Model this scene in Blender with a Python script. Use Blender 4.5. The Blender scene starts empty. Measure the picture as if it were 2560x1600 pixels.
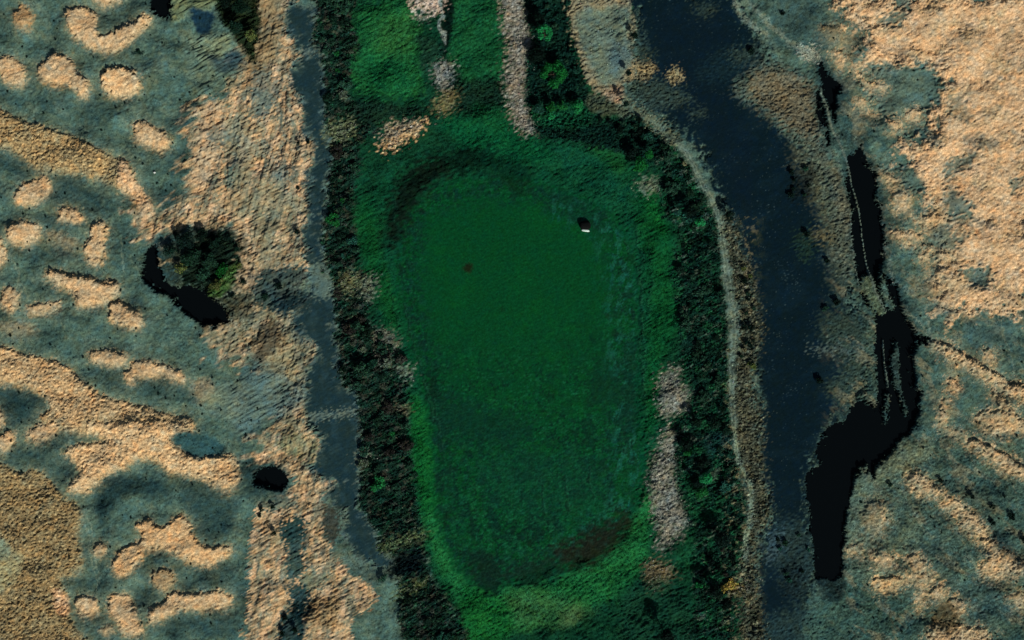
import bpy, math, random
import numpy as np
from mathutils import Vector

# ------------------------------------------------------------------ camera, sky, sun, exposure
SC = bpy.context.scene
COL = SC.collection
PX = 0.1                       # metres per photograph pixel (2560 x 1600)
CAM_H = 360.0
cam = bpy.data.cameras.new('camera'); cam_o = bpy.data.objects.new('camera', cam); COL.objects.link(cam_o)
cam_o.location = (0, 0, CAM_H); cam_o.rotation_euler = (0, 0, 0)
cam.sensor_width = 36.0; cam.lens = 36.0 * CAM_H / 256.0
cam.clip_start = 1.0; cam.clip_end = 20000.0
SC.camera = cam_o

SUN_EL = math.radians(37.0)
SUN_AZ = math.atan2(0.50, -0.866)          # clockwise from +Y (up in the picture): from the lower right
world = bpy.data.worlds.new('World'); SC.world = world; world.use_nodes = True
wn = world.node_tree; wn.nodes.clear()
sky = wn.nodes.new('ShaderNodeTexSky'); sky.sky_type = 'NISHITA'; sky.sun_disc = False
sky.sun_elevation = SUN_EL; sky.sun_rotation = SUN_AZ
bg = wn.nodes.new('ShaderNodeBackground'); bg.inputs['Strength'].default_value = 0.05
wo = wn.nodes.new('ShaderNodeOutputWorld')
wn.links.new(sky.outputs[0], bg.inputs[0]); wn.links.new(bg.outputs[0], wo.inputs[0])
sun = bpy.data.lights.new('sun', 'SUN'); sun.energy = 4.6; sun.angle = math.radians(0.5); sun.color = (1.0, 0.955, 0.89)
sun_o = bpy.data.objects.new('sun', sun); COL.objects.link(sun_o)
sd_ = Vector((math.sin(SUN_AZ) * math.cos(SUN_EL), math.cos(SUN_AZ) * math.cos(SUN_EL), math.sin(SUN_EL)))
sun_o.rotation_euler = sd_.to_track_quat('Z', 'Y').to_euler(); sun_o.location = sd_ * 300
SC.view_settings.view_transform = 'Standard'; SC.view_settings.look = 'None'
SC.view_settings.exposure = 0.25; SC.view_settings.gamma = 1.0
K_LIT = 1.20                    # display value of a flat white diffuse ground under this light (measured)

# ------------------------------------------------------------------ helpers: colour, tagging
def lin(c):
    c = np.asarray(c, dtype=np.float64) / 255.0
    return np.where(c <= 0.04045, c / 12.92, ((c + 0.055) / 1.055) ** 2.4)
def alb(c):                     # base colour of a ground cover that shows as c on level sunlit ground
    return np.clip(lin(c) / K_LIT, 0.0008, 0.8)
def tag(o, label=None, cat=None, group=None, kind=None):
    if label: o['label'] = label
    if cat: o['category'] = cat
    if group: o['group'] = group
    if kind: o['kind'] = kind
    return o
def w2(px, py): return ((px - 1280.0) * PX, (800.0 - py) * PX)

# ------------------------------------------------------------------ map of the ground covers, drawn in plan (map units of 0.1 m)
ST = 2.0
NX, NY = 1281, 801
gx = np.linspace(0, 2560, NX, dtype=np.float32); gy = np.linspace(0, 1600, NY, dtype=np.float32)
X, Y = np.meshgrid(gx, gy)
_fx = np.fft.fftfreq(NX, ST).astype(np.float32)[None, :]; _fy = np.fft.fftfreq(NY, ST).astype(np.float32)[:, None]
_cache = {}
def nz(wl, seed, ang=0.0, el=1.0, bw=0.45):
    """band-passed noise, unit deviation; ang = direction of the grain (deg, up-right positive), el = its elongation"""
    k = (wl, seed, ang, el, bw)
    if k in _cache: return _cache[k]
    rng = np.random.default_rng(seed)
    F = np.fft.fft2(rng.standard_normal((NY, NX)).astype(np.float32))
    a = math.radians(ang); ca, sa = math.cos(a), -math.sin(a)
    u = _fx * ca + _fy * sa; v = -_fx * sa + _fy * ca
    f = np.sqrt((u * el) ** 2 + v ** 2) * wl + 1e-9
    G = np.exp(-(np.log(f) ** 2) / (2 * bw * bw)); G[0, 0] = 0
    n = np.real(np.fft.ifft2(F * G)).astype(np.float32); n /= n.std()
    _cache[k] = n
    return n
def fb(wl, seed, ang=0.0, el=1.0):
    n = nz(wl, seed, ang, el, .6) + .65 * nz(wl / 2.2, seed + 500, ang, el, .6) + .45 * nz(wl / 5, seed + 900, ang, el, .6) + .3 * nz(wl / 11, seed + 1300, ang, el, .6)
    return n / 1.31
def sstep(a, b, x):
    t = np.clip((x - a) / (b - a), 0, 1); return t * t * (3 - 2 * t)

WX = 2.6 * nz(60, 1) + 1.8 * nz(22, 2) + 1.1 * nz(9, 3)
WY = 2.6 * nz(60, 4) + 1.8 * nz(22, 5) + 1.1 * nz(9, 6)
XW, YW = X + 0.8 * WX, Y + 0.8 * WY

def T(c, r, *pts):              # tile coordinates of the survey sheets
    s = 2.8375 if r < 2 else 2.831
    oy = (0, 533, 1066)[r]
    return [(640 * c + p[0] / s, oy + p[1] / s) for p in pts]
def smooth(pts, n=3):
    P = np.asarray(pts, float); N = len(P); out = []
    for i in range(N):
        p0, p1, p2, p3 = P[i - 1], P[i], P[(i + 1) % N], P[(i + 2) % N]
        for k in range(n):
            t = k / n
            out.append(0.5 * ((2 * p1) + (-p0 + p2) * t + (2 * p0 - 5 * p1 + 4 * p2 - p3) * t * t + (-p0 + 3 * p1 - 3 * p2 + p3) * t ** 3))
    return np.array(out)
def win(P, pad):
    x0 = max(0, int((P[:, 0].min() - pad) / ST)); x1 = min(NX, int((P[:, 0].max() + pad) / ST) + 2)
    y0 = max(0, int((P[:, 1].min() - pad) / ST)); y1 = min(NY, int((P[:, 1].max() + pad) / ST) + 2)
    return slice(y0, max(y1, y0 + 1)), slice(x0, max(x1, x0 + 1))
def sdf(pts, pad=40, warp=1.0, sm=True):
    P = smooth(pts, 3 if len(pts) < 26 else 2) if sm else np.asarray(pts, float)
    W = win(P, pad + 12)
    x = X[W] + warp * (XW[W] - X[W]); y = Y[W] + warp * (YW[W] - Y[W])
    d2 = np.full(x.shape, 1e12, np.float32); ins = np.zeros(x.shape, bool)
    N = len(P)
    for i in range(N):
        ax, ay = P[i]; bx, by = P[(i + 1) % N]
        ex, ey = bx - ax, by - ay; L = ex * ex + ey * ey
        if L < 1e-6: continue
        t = np.clip(((x - ax) * ex + (y - ay) * ey) / L, 0, 1)
        d2 = np.minimum(d2, (x - ax - t * ex) ** 2 + (y - ay - t * ey) ** 2)
        if ay != by:
            ins ^= ((ay > y) != (by > y)) & (x < ex * (y - ay) / ey + ax)
    d = np.sqrt(d2)
    return W, np.where(ins, d, -d)
def ldist(pts, widths, warp=1.0):
    P = np.asarray(pts, float); wd = np.broadcast_to(np.asarray(widths, float), (len(P),))
    W = win(P, 60)
    x = X[W] + warp * (XW[W] - X[W]); y = Y[W] + warp * (YW[W] - Y[W])
    best = np.full(x.shape, -1e6, np.float32)
    for i in range(len(P) - 1):
        ax, ay = P[i]; bx, by = P[i + 1]; ex, ey = bx - ax, by - ay; L = ex * ex + ey * ey + 1e-6
        t = np.clip(((x - ax) * ex + (y - ay) * ey) / L, 0, 1)
        d = np.hypot(x - ax - t * ex, y - ay - t * ey)
        best = np.maximum(best, wd[i] + (wd[i + 1] - wd[i]) * t - d)
    return W, best

# fields
C = np.zeros((NY, NX, 3), np.float32)      # base colour
Z = np.zeros((NY, NX), np.float32)         # height
TUS = np.zeros((NY, NX), np.float32)       # tussock relief (m)
STR = np.zeros((NY, NX), np.float32)       # grain-wise relief (m)
MOT = np.full((NY, NX), 0.15, np.float32)  # clump-to-clump colour variation
TAN = np.zeros((NY, NX), np.float32)       # dry grass cover
BUSH = np.zeros((NY, NX), np.float32)      # undergrowth cover
STONE = np.zeros((NY, NX), np.float32)     # stone cover
HEA = np.ones((NY, NX), np.float32)        # heather cover
GRS = np.zeros((NY, NX), np.float32)       # lush grass cover
ZONE = np.zeros((NY, NX), np.uint8)

def put(W, m, col=None, tus=None, st=None, mot=None, h=0.0, zset=None, tan=None, bush=None, stone=None, hea=None, grs=None):
    if col is not None:
        C[W] += m[..., None] * (alb(col).astype(np.float32) - C[W])
    for A, v in ((TUS, tus), (STR, st), (MOT, mot), (TAN, tan), (BUSH, bush), (STONE, stone), (HEA, hea), (GRS, grs), (Z, zset)):
        if v is not None: A[W] += m * (v - A[W])
    if h: Z[W] += m * h
def area(pts, col=None, soft=6.0, op=1.0, warp=1.0, en=0.0, enw=14, **kw):
    W, d = sdf(pts, pad=soft + en * 3 + 6, warp=warp)
    if en: d = d + en * nz(enw, 77, 25, 1.8)[W]
    m = sstep(-soft, soft, d) * op
    put(W, m, col, **kw)
    return W, d

# palette (as the covers look in sun)
HEATH = (71, 97, 86); HEATH_D = (37, 61, 60); HEATH_L = (100, 118, 99)
TANC = (196, 167, 125); TAN_D = (150, 124, 84); TAN_O = (150, 134, 98)
MUD = (8, 26, 33); CREEK = (28, 50, 53); GRN = (5, 63, 31); RIM = (12, 62, 43); BRIGHT = (20, 96, 40)
DARK = (20, 44, 35); MEAD = (24, 82, 44); GREY = (98, 114, 98); GRAV = (130, 128, 112); TRACK = (84, 102, 88)

# -- base: heath with lighter and darker stretches
C[:] = alb(HEATH)
b = fb(130, 11)
C *= np.exp(0.10 * b)[..., None]
mL = sstep(0.2, 1.9, fb(110, 13, -30, 1.6))[..., None] * 0.5
C += mL * (alb(HEATH_L).astype(np.float32) - C)
# broad relief
Z += 2.6 * (1 - sstep(430, 800, X + 0.25 * (Y - 800) * 0)) + 0.9 * sstep(2050, 2350, X)
Z += 0.30 * nz(160, 21) + 0.16 * nz(70, 22, -30, 1.5) + 0.04 * nz(24, 23)
TUS += 0.035

def mound(pts, col=TANC, h=0.5, soft=6.0, tus=0.048, mot=0.20, op=1.0, en=1.6, st=0.03, tan=1.0, patchy=0.0):
    W, d = sdf(pts, pad=64, warp=0.9)
    d = d + en * nz(12, 77, 25, 1.8)[W]
    g0, g1_ = np.gradient(sdf_s(d)); south = np.clip(-g0 / (np.hypot(g0, g1_) + 1e-6), 0, 1)   # 1 on the sunny foot, 0 on the north rim
    put(W, sstep(-44, 10, d) * op * .36, (112,122,98)); put(W, sstep(-16, 4, d + 4 * nz(12, 93)[W]) * op * .4, (142,136,102))
    so = soft * (1 + 1.9 * south)
    de = d + 2.2 * nz(7, 78)[W] + patchy * (6 * fb(34, 79)[W] + 3 * nz(7, 78)[W])
    if patchy: so = so * 1.5
    m = np.clip((de + so) / (2 * so), 0, 1); m = m * m * (3 - 2 * m)
    m = m * (1 - (.22 + .3 * patchy) * sstep(-.2, 1.5, fb(38, 80)[W]))
    put(W, m * op, col, tus=tus, st=st, mot=mot, tan=tan * op, hea=0.0)
    if h:
        he = 4.5 + 13 * south
        t = np.clip((d + he * .4) / (he * 1.4), 0, 1); Z[W] += h * 1.15 * t * t * (3 - 2 * t)
def sdf_s(d):
    k = d.copy()
    for _ in range(3):
        k[1:-1] = (k[:-2] + k[1:-1] + k[2:]) / 3; k[:, 1:-1] = (k[:, :-2] + k[:, 1:-1] + k[:, 2:]) / 3
    return k

# -- darker hollows of the western heath
for pts, o in (
    (T(0,0,(60,1090),(150,1110),(260,1170),(330,1250),(250,1270),(120,1230),(0,1170),(0,1060)), .8),
    (T(0,0,(400,1250),(520,1260),(650,1320),(740,1400),(820,1512),(420,1512),(390,1380)), .75),
    (T(0,0,(1000,1310),(1100,1340),(1230,1320),(1310,1400),(1310,1480),(1180,1512),(1080,1430),(1020,1380)), .75),
    (T(0,0,(600,860),(720,880),(800,760),(560,720),(200,690),(60,640),(0,700),(100,760),(400,760)), .45),
    (T(0,0,(720,60),(1080,20),(1060,110),(860,200),(740,230)), .5),
    (T(0,0,(1290,780),(1360,770),(1380,900),(1350,1200),(1280,1250),(1220,1160),(1300,1000)), .6),
    (T(0,1,(0,1190),(100,1215),(250,1260),(345,1340),(350,1430),(250,1490),(120,1512),(0,1490)), .95),
    (T(0,1,(650,1085),(760,1100),(880,1110),(920,1190),(880,1270),(760,1200),(690,1150)), .75),
    (T(0,1,(1000,1165),(1180,1165),(1330,1225),(1330,1300),(1100,1290),(960,1255)), .75),
    (T(0,1,(90,250),(250,270),(400,255),(540,250),(520,320),(330,330),(150,300)), .6),
    (T(0,1,(290,480),(430,530),(530,600),(440,610),(320,570)), .55),
    (T(0,1,(300,0),(450,20),(520,130),(420,160),(330,110)), .6),
    (T(0,1,(820,60),(960,60),(1000,200),(960,380),(860,420),(790,250)), .35),
    (T(0,1,(830,600),(940,590),(1040,640),(1040,690),(960,650)), .9),
    (T(0,1,(440,1490),(540,1460),(640,1490),(600,1512),(450,1512)), .7),
    (T(0,2,(90,160),(220,110),(400,90),(560,0),(660,20),(640,80),(500,150),(540,240),(540,330),(470,380),(350,300),(150,290)), .55),
    (T(0,2,(700,420),(800,365),(940,320),(1070,370),(1200,400),(1220,480),(1000,470),(880,510),(830,570),(760,680),(690,640)), .95),
    (T(0,2,(1280,480),(1420,440),(1640,465),(1720,540),(1640,700),(1500,810),(1420,760),(1380,640)), .8),
    (T(0,2,(610,850),(700,930),(800,960),(740,1000),(620,970)), .6),
    (T(0,2,(480,1070),(620,1060),(800,1080),(720,1160),(520,1150)), .55),
    (T(0,2,(1000,920),(1150,870),(1240,910),(1560,990),(1680,1010),(1640,1130),(1300,1150),(1090,1120),(1000,1020)), .55),
    (T(0,2,(930,1130),(1080,1140),(1200,1160),(1100,1240),(990,1260)), .6),
    (T(0,2,(1120,1390),(1300,1320),(1620,1290),(1700,1400),(1640,1480),(1300,1480),(1150,1440)), .6),
    (T(0,2,(560,1350),(760,1290),(850,1400),(820,1512),(600,1512)), .5),
    (T(0,2,(1680,1060),(1780,1060),(1780,1300),(1690,1300)), .7),
):
    area(pts, HEATH_D, soft=16, op=o, h=-0.25 * o, hea=1.0)

# -- dry grass hummocks of the western heath
M = [
 (T(0,0,(150,90),(200,62),(250,100),(245,170),(210,215),(150,200),(128,150)), dict(col=(176,142,98), h=.5)),
 (T(0,0,(520,80),(690,90),(708,190),(735,278),(860,228),(1050,128),(1075,160),(1000,250),(920,330),(800,378),(690,362),(600,312),(540,260),(500,170)), dict(h=.75)),
 (T(0,0,(30,435),(110,425),(160,460),(210,540),(180,600),(120,612),(60,570),(18,500)), {}),
 (T(0,0,(330,460),(420,408),(500,425),(550,480),(600,560),(650,610),(640,690),(590,690),(550,630),(430,615),(320,580),(295,510)), dict(h=.75)),
 (T(0,0,(760,550),(800,512),(900,496),(990,530),(1020,590),(990,660),(900,705),(800,680),(745,610)), dict(h=1.1, col=(208,176,130))),
 (T(0,0,(960,900),(1040,870),(1120,920),(1190,960),(1220,1030),(1170,1085),(1080,1050),(990,1010)), {}),
 (T(0,0,(-40,770),(120,850),(350,920),(560,990),(700,1060),(860,1130),(930,1170),(975,1260),(950,1380),(880,1330),(760,1290),(560,1230),(380,1220),(330,1235),(200,1130),(80,1060),(-40,1000)), dict(col=(160,138,96), tus=.17, mot=.40, h=.5)),
 (T(0,0,(880,1150),(940,1180),(980,1300),(1080,1430),(1100,1540),(1020,1540),(960,1420),(860,1310)), dict(col=(200,166,124), tus=.09, h=.2)),
 (T(0,0,(180,1330),(260,1290),(360,1270),(385,1350),(330,1410),(250,1450),(170,1450),(140,1400)), {}),
 (T(0,0,(440,1540),(470,1480),(560,1490),(600,1530),(610,1560),(560,1575),(500,1565)), {}),
 (T(0,0,(690,-30),(890,-30),(840,30),(770,50),(710,25)), {}),
 (T(0,1,(90,110),(200,60),(290,100),(290,180),(200,230),(100,200)), {}),
 (T(0,1,(-30,190),(40,200),(75,300),(30,370),(-30,400)), {}),
 (T(0,1,(690,90),(770,80),(770,200),(750,330),(700,362),(640,330),(618,240),(660,180)), dict(h=.6)),
 (T(0,1,(355,430),(400,408),(520,440),(700,478),(850,505),(840,580),(790,640),(680,662),(580,650),(530,560),(430,510),(370,470)), dict(h=.85)),
 (T(0,1,(40,560),(90,533),(150,570),(155,650),(110,690),(40,660),(20,620)), {}),
 (T(0,1,(210,670),(330,640),(440,630),(440,680),(320,710),(240,722)), dict(op=.75, h=.35)),
 (T(0,1,(820,650),(880,638),(980,700),(1032,740),(1020,800),(950,812),(830,770),(798,710)), dict(h=.85)),
 (T(0,1,(40,780),(200,780),(260,830),(100,850)), dict(op=.35, h=.1, soft=14)),
 (T(0,1,(-40,950),(100,970),(220,1010),(380,1040),(500,1090),(560,1150),(660,1230),(780,1310),(900,1340),(1050,1380),(1200,1420),(1340,1450),(1400,1525),(1250,1570),(900,1570),(640,1550),(460,1520),(300,1450),(380,1380),(350,1300),(250,1240),(100,1200),(-40,1165)), dict(col=(190,160,116), tus=.13, mot=.30, h=.5)),
 (T(0,1,(650,1000),(700,980),(840,980),(920,1000),(920,1060),(840,1080),(740,1060),(680,1040)), dict(h=.45, op=.85)),
 (T(0,1,(920,1120),(980,1060),(1080,1050),(1200,1090),(1330,1150),(1310,1190),(1180,1150),(1010,1150),(980,1190),(930,1190)), dict(h=.5)),
 (T(0,1,(-30,1380),(30,1395),(42,1480),(-30,1520)), {}),
 (T(0,1,(1390,1200),(1500,1180),(1520,1260),(1420,1300)), dict(op=.4, h=.1, soft=12)),
 (T(0,1,(340,140),(450,150),(560,200),(540,250),(420,215)), dict(op=.35, h=.1, soft=12)),
 (T(0,2,(10,90),(60,45),(130,38),(120,110),(60,160),(8,130)), {}),
 (T(0,2,(210,50),(300,-20),(450,-20),(400,50),(270,100)), {}),
 (T(0,2,(640,-30),(1300,-30),(1240,60),(1250,140),(1400,210),(1540,210),(1660,220),(1700,300),(1680,410),(1600,440),(1450,360),(1300,330),(1200,300),(1130,230),(1000,220),(900,270),(760,340),(690,400),(620,450),(510,450),(560,360),(600,320),(560,240),(480,180),(600,120),(780,110),(720,60)), dict(col=(204,172,126), tus=.11, mot=.24, h=.45)),
 (T(0,2,(990,700),(1060,650),(1100,680),(1180,700),(1290,630),(1360,680),(1380,740),(1420,810),(1500,850),(1650,850),(1600,900),(1500,970),(1400,960),(1250,880),(1150,850),(1040,870),(1000,940),(940,1020),(860,1030),(810,970),(870,890),(960,830),(1030,770)), dict(h=.6, col=(204,168,120))),
 (T(0,2,(700,820),(750,810),(770,860),(740,900),(690,880)), dict(op=.75, h=.4)),
 (T(0,2,(1110,1020),(1200,998),(1250,1060),(1230,1120),(1160,1140),(1100,1090)), dict(h=.7, op=.8, col=(170,140,98))),
 (T(0,2,(1090,1300),(1170,1230),(1260,1160),(1400,1180),(1540,1160),(1640,1180),(1640,1240),(1560,1280),(1380,1270),(1260,1290),(1160,1340),(1080,1370)), dict(h=.6)),
 (T(0,2,(560,1220),(640,1190),(700,1220),(712,1290),(640,1332),(568,1300)), {}),
 (T(0,2,(800,1190),(880,1170),(950,1240),(990,1340),(1030,1400),(1010,1450),(900,1450),(860,1370),(790,1300)), dict(h=.5)),
 (T(0,2,(740,1410),(800,1400),(820,1440),(760,1450)), dict(op=.5, h=.2)),
 (T(0,2,(-60,190),(50,270),(150,320),(300,310),(360,370),(430,450),(540,540),(600,600),(580,680),(570,800),(600,950),(550,1030),(450,1060),(490,1160),(500,1250),(520,1350),(600,1560),(-60,1560)), dict(col=(142,124,86), tus=.16, mot=.42, h=.4)),
]
for pts, kw in M: mound(pts, **kw)
area(T(0,2,(-30,760),(60,790),(110,880),(170,900),(160,1040),(60,1130),(-30,1130)), (150,146,108), soft=14, tus=.1, mot=.12)
area(T(0,2,(0,740),(50,780),(90,860),(40,920),(-30,900)), (100,128,112), soft=12, op=.7, tus=.05)
area(T(0,2,(410,1130),(490,1180),(500,1300),(440,1300),(400,1200)), (215,170,125), soft=8, op=.8, tus=.12)

# -- western slope, combed by the wind
SLOPE = [(617,-20),(735,-20),(735,0),(710,35),(710,78),(735,99),(732,123),(790,129),(742,148),(728,183),(728,218),(749,243),(760,310),(756,335),(781,356),(792,377),(774,416),(770,451),(760,476),(770,507),(767,533),(770,554),(756,572),(756,603),(767,618),(763,646),(777,667),(760,720),(728,794),(749,843),(774,850),(792,864),(792,892),(763,924),(767,956),(760,973),(767,1040),(770,1066),(806,1094),(795,1133),(774,1172),(802,1197),(848,1205),(810,1232),(806,1290),(810,1334),(824,1370),(866,1416),(880,1440),(923,1455),(940,1490),(930,1518),(887,1532),(877,1560),(880,1630),(615,1630),(625,1420),(632,1330),(640,1264),(700,1240),(745,1205),(690,1170),(640,1140),(640,1108),(690,1075),(700,1030),(730,985),(700,930),(640,905),(599,893),(557,886),(521,850),(536,815),(578,794),(570,700),(600,640),(578,575),(493,575),(388,603),(356,579),(342,533),(400,540),(479,493),(472,423),(486,317),(483,278),(564,247),(599,176),(617,106)]
W, d = sdf(SLOPE, pad=30, sm=False)
d = d + 5 * nz(10, 41, 28, 5)[W]
east = np.maximum(sstep(640, 720, X[W]), sstep(1180, 1240, Y[W])); so = 20 - 15 * east
d = d + (1 - east) * (14 * nz(30, 46, 28, 3)[W] + 8 * nz(70, 47)[W])
m = np.clip((d + so) / (2 * so), 0, 1); m = m * m * (3 - 2 * m)
put(W, m, (180,154,115), tus=.045, st=.085, mot=.24, tan=.35, hea=0.0)
sv = fb(26, 42, 28, 4)[W]; sv2 = fb(80, 43, 60, 1.7)[W]
mm = m * sstep(0.1, 1.4, sv * 0.6 + sv2 * 0.8) * 0.75
put(W, mm, (126,126,100), tan=0.1)
mm = m * sstep(0.6, 1.8, sv * 0.7 - sv2 * 0.7) * 0.7
put(W, mm, (92,104,90), tan=0.1)
rdg = .8 * fb(70, 48, 80, 3)[W] + .4 * nz(24, 49, 75, 4, .7)[W]
Z[W] += m * .20 * rdg * (1 - .6 * sstep(1150, 1300, Y[W]))
put(W, m * sstep(-.1, 1.4, fb(90, 56, 80, 2)[W]) * .75, (104,114,97)); put(W, m * sstep(.9, 1.8, fb(60, 58, 70, 3)[W]) * .75, (58,72,66)); put(W, m * sstep(-.5, -1.9, rdg) * .35, (208,166,128)); put(W, m * sstep(.6, 1.8, fb(46, 57, 30, 2)[W]) * .6, (96,84,62))
mm = m * sstep(0.7, 1.8, nz(45, 44, 70, 2.2)[W] + 0.4 * nz(14, 45, 28, 4)[W]) * 0.7
put(W, mm, (204,170,130))
SGREY = (92,108,98)
W, d = sdf([(510,770),(580,720),(740,690),(760,800),(770,1040),(700,1070),(640,905),(540,870)], pad=40)
put(W, sstep(-26, 20, d) * (.45 + .4 * sstep(-.4, 1.0, fb(60, 59, 30, 2)[W])), (104,110,90), tan=.1)
put(W, sstep(-14, 14, d) * sstep(.5, 1.5, fb(54, 69, 35, 2.4)[W]) * .8, (46,60,54), tan=0, h=-.25)
for pts, w_ in (([(716,190),(736,300),(745,380),(735,470),(742,560)], 5), ([(690,210),(706,300),(712,400),(700,500)], 4), ([(664,270),(660,340),(672,420)], 4), ([(600,290),(596,360),(606,430)], 5), ([(560,280),(552,350),(540,430)], 4)):
    Wl, dl = ldist(pts, w_, warp=1.6); put(Wl, sstep(-5, 3, dl + 3 * nz(9, 91)[Wl]) * .65, (96,110,98), tan=0, h=-.18)  # grey-teal stripes paint the shade of the ridges into the ground colour
    Wl, dl = ldist([(p[0] + 11, p[1]) for p in pts], w_ * .8, warp=1.6); put(Wl, sstep(-5, 3, dl + 3 * nz(9, 91)[Wl]) * .45, (212,176,134))
for pts, c, o in (
    ([(600,-10),(700,-10),(712,60),(690,130),(660,200),(620,180),(600,100)], (116,106,78), .75),
    ([(560,300),(620,290),(640,400),(610,480),(570,430)], (122,126,104), .7),
    ([(520,260),(560,280),(540,420),(500,500),(490,400)], (176,152,118), .6),
    ([(640,180),(700,200),(690,260),(640,250)], (96,108,98), .7),
    ([(660,600),(740,640),(720,720),(650,700)], (96,104,88), .5),
    ([(660,860),(740,870),(740,960),(680,940)], (132,128,98), .6),
    (T(1,0,(-20,640),(130,690),(80,800),(-20,840)), SGREY, .8),
    (T(1,0,(150,1130),(240,1190),(210,1360),(120,1320)), SGREY, .75),
    (T(1,0,(0,1330),(120,1300),(300,1400),(360,1512),(0,1512)), (128,130,105), .7),
    (T(1,1,(-30,420),(120,400),(330,380),(520,430),(520,640),(380,700),(150,690),(-30,620)), (44,66,64), .9),
    (T(1,1,(310,520),(420,440),(560,400),(590,540),(430,585)), (104,124,104), .85),
    (T(1,1,(150,620),(260,580),(390,575),(500,560),(500,640),(250,715),(140,700)), (20,40,44), .9),
    (T(1,1,(50,800),(160,780),(190,900),(60,1060),(-20,1010)), (72,66,52), .8),
    (T(0,0,(1500,930),(1650,940),(1650,1000),(1530,1040)), SGREY, .7),
    (T(0,0,(1640,1200),(1695,1230),(1650,1340),(1600,1300)), (60,92,86), .9),
    (T(0,0,(1620,1240),(1816,1230),(1816,1512),(1620,1512)), (120,118,92), .5),
    (T(0,1,(1620,600),(1760,560),(1800,700),(1720,780),(1620,690)), (70,72,56), .8),
    (T(0,1,(1700,100),(1816,80),(1816,500),(1700,480)), (190,165,130), .4),
    (T(1,1,(-10,0),(200,0),(260,60),(120,150),(-10,220)), (104,112,92), .6),
    (T(1,1,(-10,200),(160,170),(100,330),(-10,420)), (130,126,98), .5),
    (T(1,2,(180,60),(330,50),(430,120),(400,260),(280,210),(160,160)), (104,112,80), .6),
    (T(1,2,(-10,440),(200,470),(290,540),(150,600),(-10,560)), (74,94,84), .85),
    (T(1,2,(470,560),(560,580),(600,720),(540,840),(480,740)), (62,62,52), .85),
    (T(1,2,(180,680),(250,645),(345,640),(350,720),(340,860),(345,1060),(230,1060),(215,900),(195,800)), (50,76,72), .97),
    (T(1,2,(175,690),(250,650),(345,645),(345,770),(300,790),(215,820)), (30,52,50), .9),
    (T(1,2,(330,1050),(480,1020),(540,1070),(440,1150),(330,1170)), (96,110,92), .8),
    (T(1,2,(215,1140),(330,1120),(385,1230),(345,1400),(335,1560),(180,1560),(170,1350),(240,1270)), (34,62,62), .97),
    (T(1,2,(540,860),(620,880),(780,960),(860,1090),(780,1090),(640,990),(540,930)), (80,98,86), .8),
):
    area(pts, c, soft=6, op=o, en=6, enw=10, tan=0.0)
area(T(1,2,(360,1240),(560,1200),(600,1340),(520,1420),(360,1400)), (128,108,74), soft=12, op=.7, tus=.14, mot=.3)

# grey-blue combed heath west of the slope foot
area(T(1,1,(-40,1090),(120,1110),(260,1200),(330,1300),(260,1400),(120,1460),(-40,1560),(-140,1560),(-160,1300)), (88,110,104), soft=20, op=.7, st=.12)
area(T(0,1,(1500,1300),(1640,1180),(1740,1300),(1660,1450),(1520,1420)), (116,128,106), soft=16, op=.5, st=.1)
area(T(0,0,(1300,340),(1560,250),(1670,300),(1720,420),(1640,640),(1420,700),(1360,560)), (92,108,88), soft=20, op=.6, st=.13, mot=.2)
area(T(0,0,(1220,-30),(1540,-30),(1520,60),(1380,110),(1300,155),(1230,140)), (100,114,84), soft=6, h=.8, st=.13, mot=.16)
area(T(0,0,(1370,290),(1560,250),(1665,300),(1600,400),(1500,480),(1400,410)), (106,122,98), soft=8, op=.9, st=.13, h=.35)
area(T(0,0,(1370,100),(1450,80),(1540,120),(1500,250),(1410,245)), (24,48,60), soft=7)
area(T(0,0,(1490,400),(1600,420),(1640,360),(1720,400),(1700,480),(1560,520)), (40,64,72), soft=10, op=.8)
area(T(0,0,(1535,-30),(1830,-30),(1816,430),(1700,300),(1600,200),(1560,100)), (26,38,24), soft=8, st=.3, mot=.4, bush=.6, hea=0)
area(T(0,0,(950,400),(1010,358),(1035,385),(970,408)), (22,40,38), soft=4, bush=.5)
# blue oval with a dark rim
area(T(0,2,(1240,60),(1340,22),(1500,60),(1585,130),(1575,195),(1420,212),(1280,155)), (48,80,80), soft=8, h=-.35, hea=1.0)

# -- creek flat
CREEKP = [(735,-10),(735,0),(710,35),(710,78),(735,99),(732,123),(770,130),(742,148),(728,183),(728,218),(749,243),(760,310),(756,335),(781,356),(792,377),(774,416),(770,451),(760,476),(770,507),(767,533),(770,554),(756,572),(756,603),(767,618),(763,646),(777,667),(790,700),(760,760),(728,794),(749,843),(774,850),(792,864),(792,892),(763,924),(767,956),(760,973),(767,1040),(767,1066),(806,1094),(795,1133),(774,1172),(802,1197),(848,1207),(810,1232),(813,1243),(859,1278),(859,1334),(884,1384),(937,1419),(979,1426),(993,1394),
 (951,1373),(944,1334),(901,1264),(901,1200),(905,1066),(894,977),(858,966),(848,885),(841,825),(837,730),(809,639),(809,533),(820,533),(820,458),(827,416),(830,374),(813,310),(814,282),(813,176),(806,127),(784,99),(791,35),(785,20),(740,12)]
W, d = sdf(CREEKP, pad=24, sm=False)
d = d + 3.5 * nz(9, 41, 28, 5)[W] + 5 * fb(40, 53)[W] - 2.5
put(W, sstep(-16, 4, d) * .55, (96,112,102))
m = sstep(-10, 11, d)
put(W, m, CREEK, tus=.012, st=.012, mot=.08, tan=0, hea=0, bush=0, zset=.1)
ZONE[W][d > 0] = 3
put(W, m * sstep(0.2, 1.5, nz(60, 51)[W]) * .45, (42,66,68))
put(W, m * sstep(0.6, 1.9, nz(18, 52, 28, 4)[W]) * sstep(22, 4, d) * .6, (96,116,108))
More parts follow.
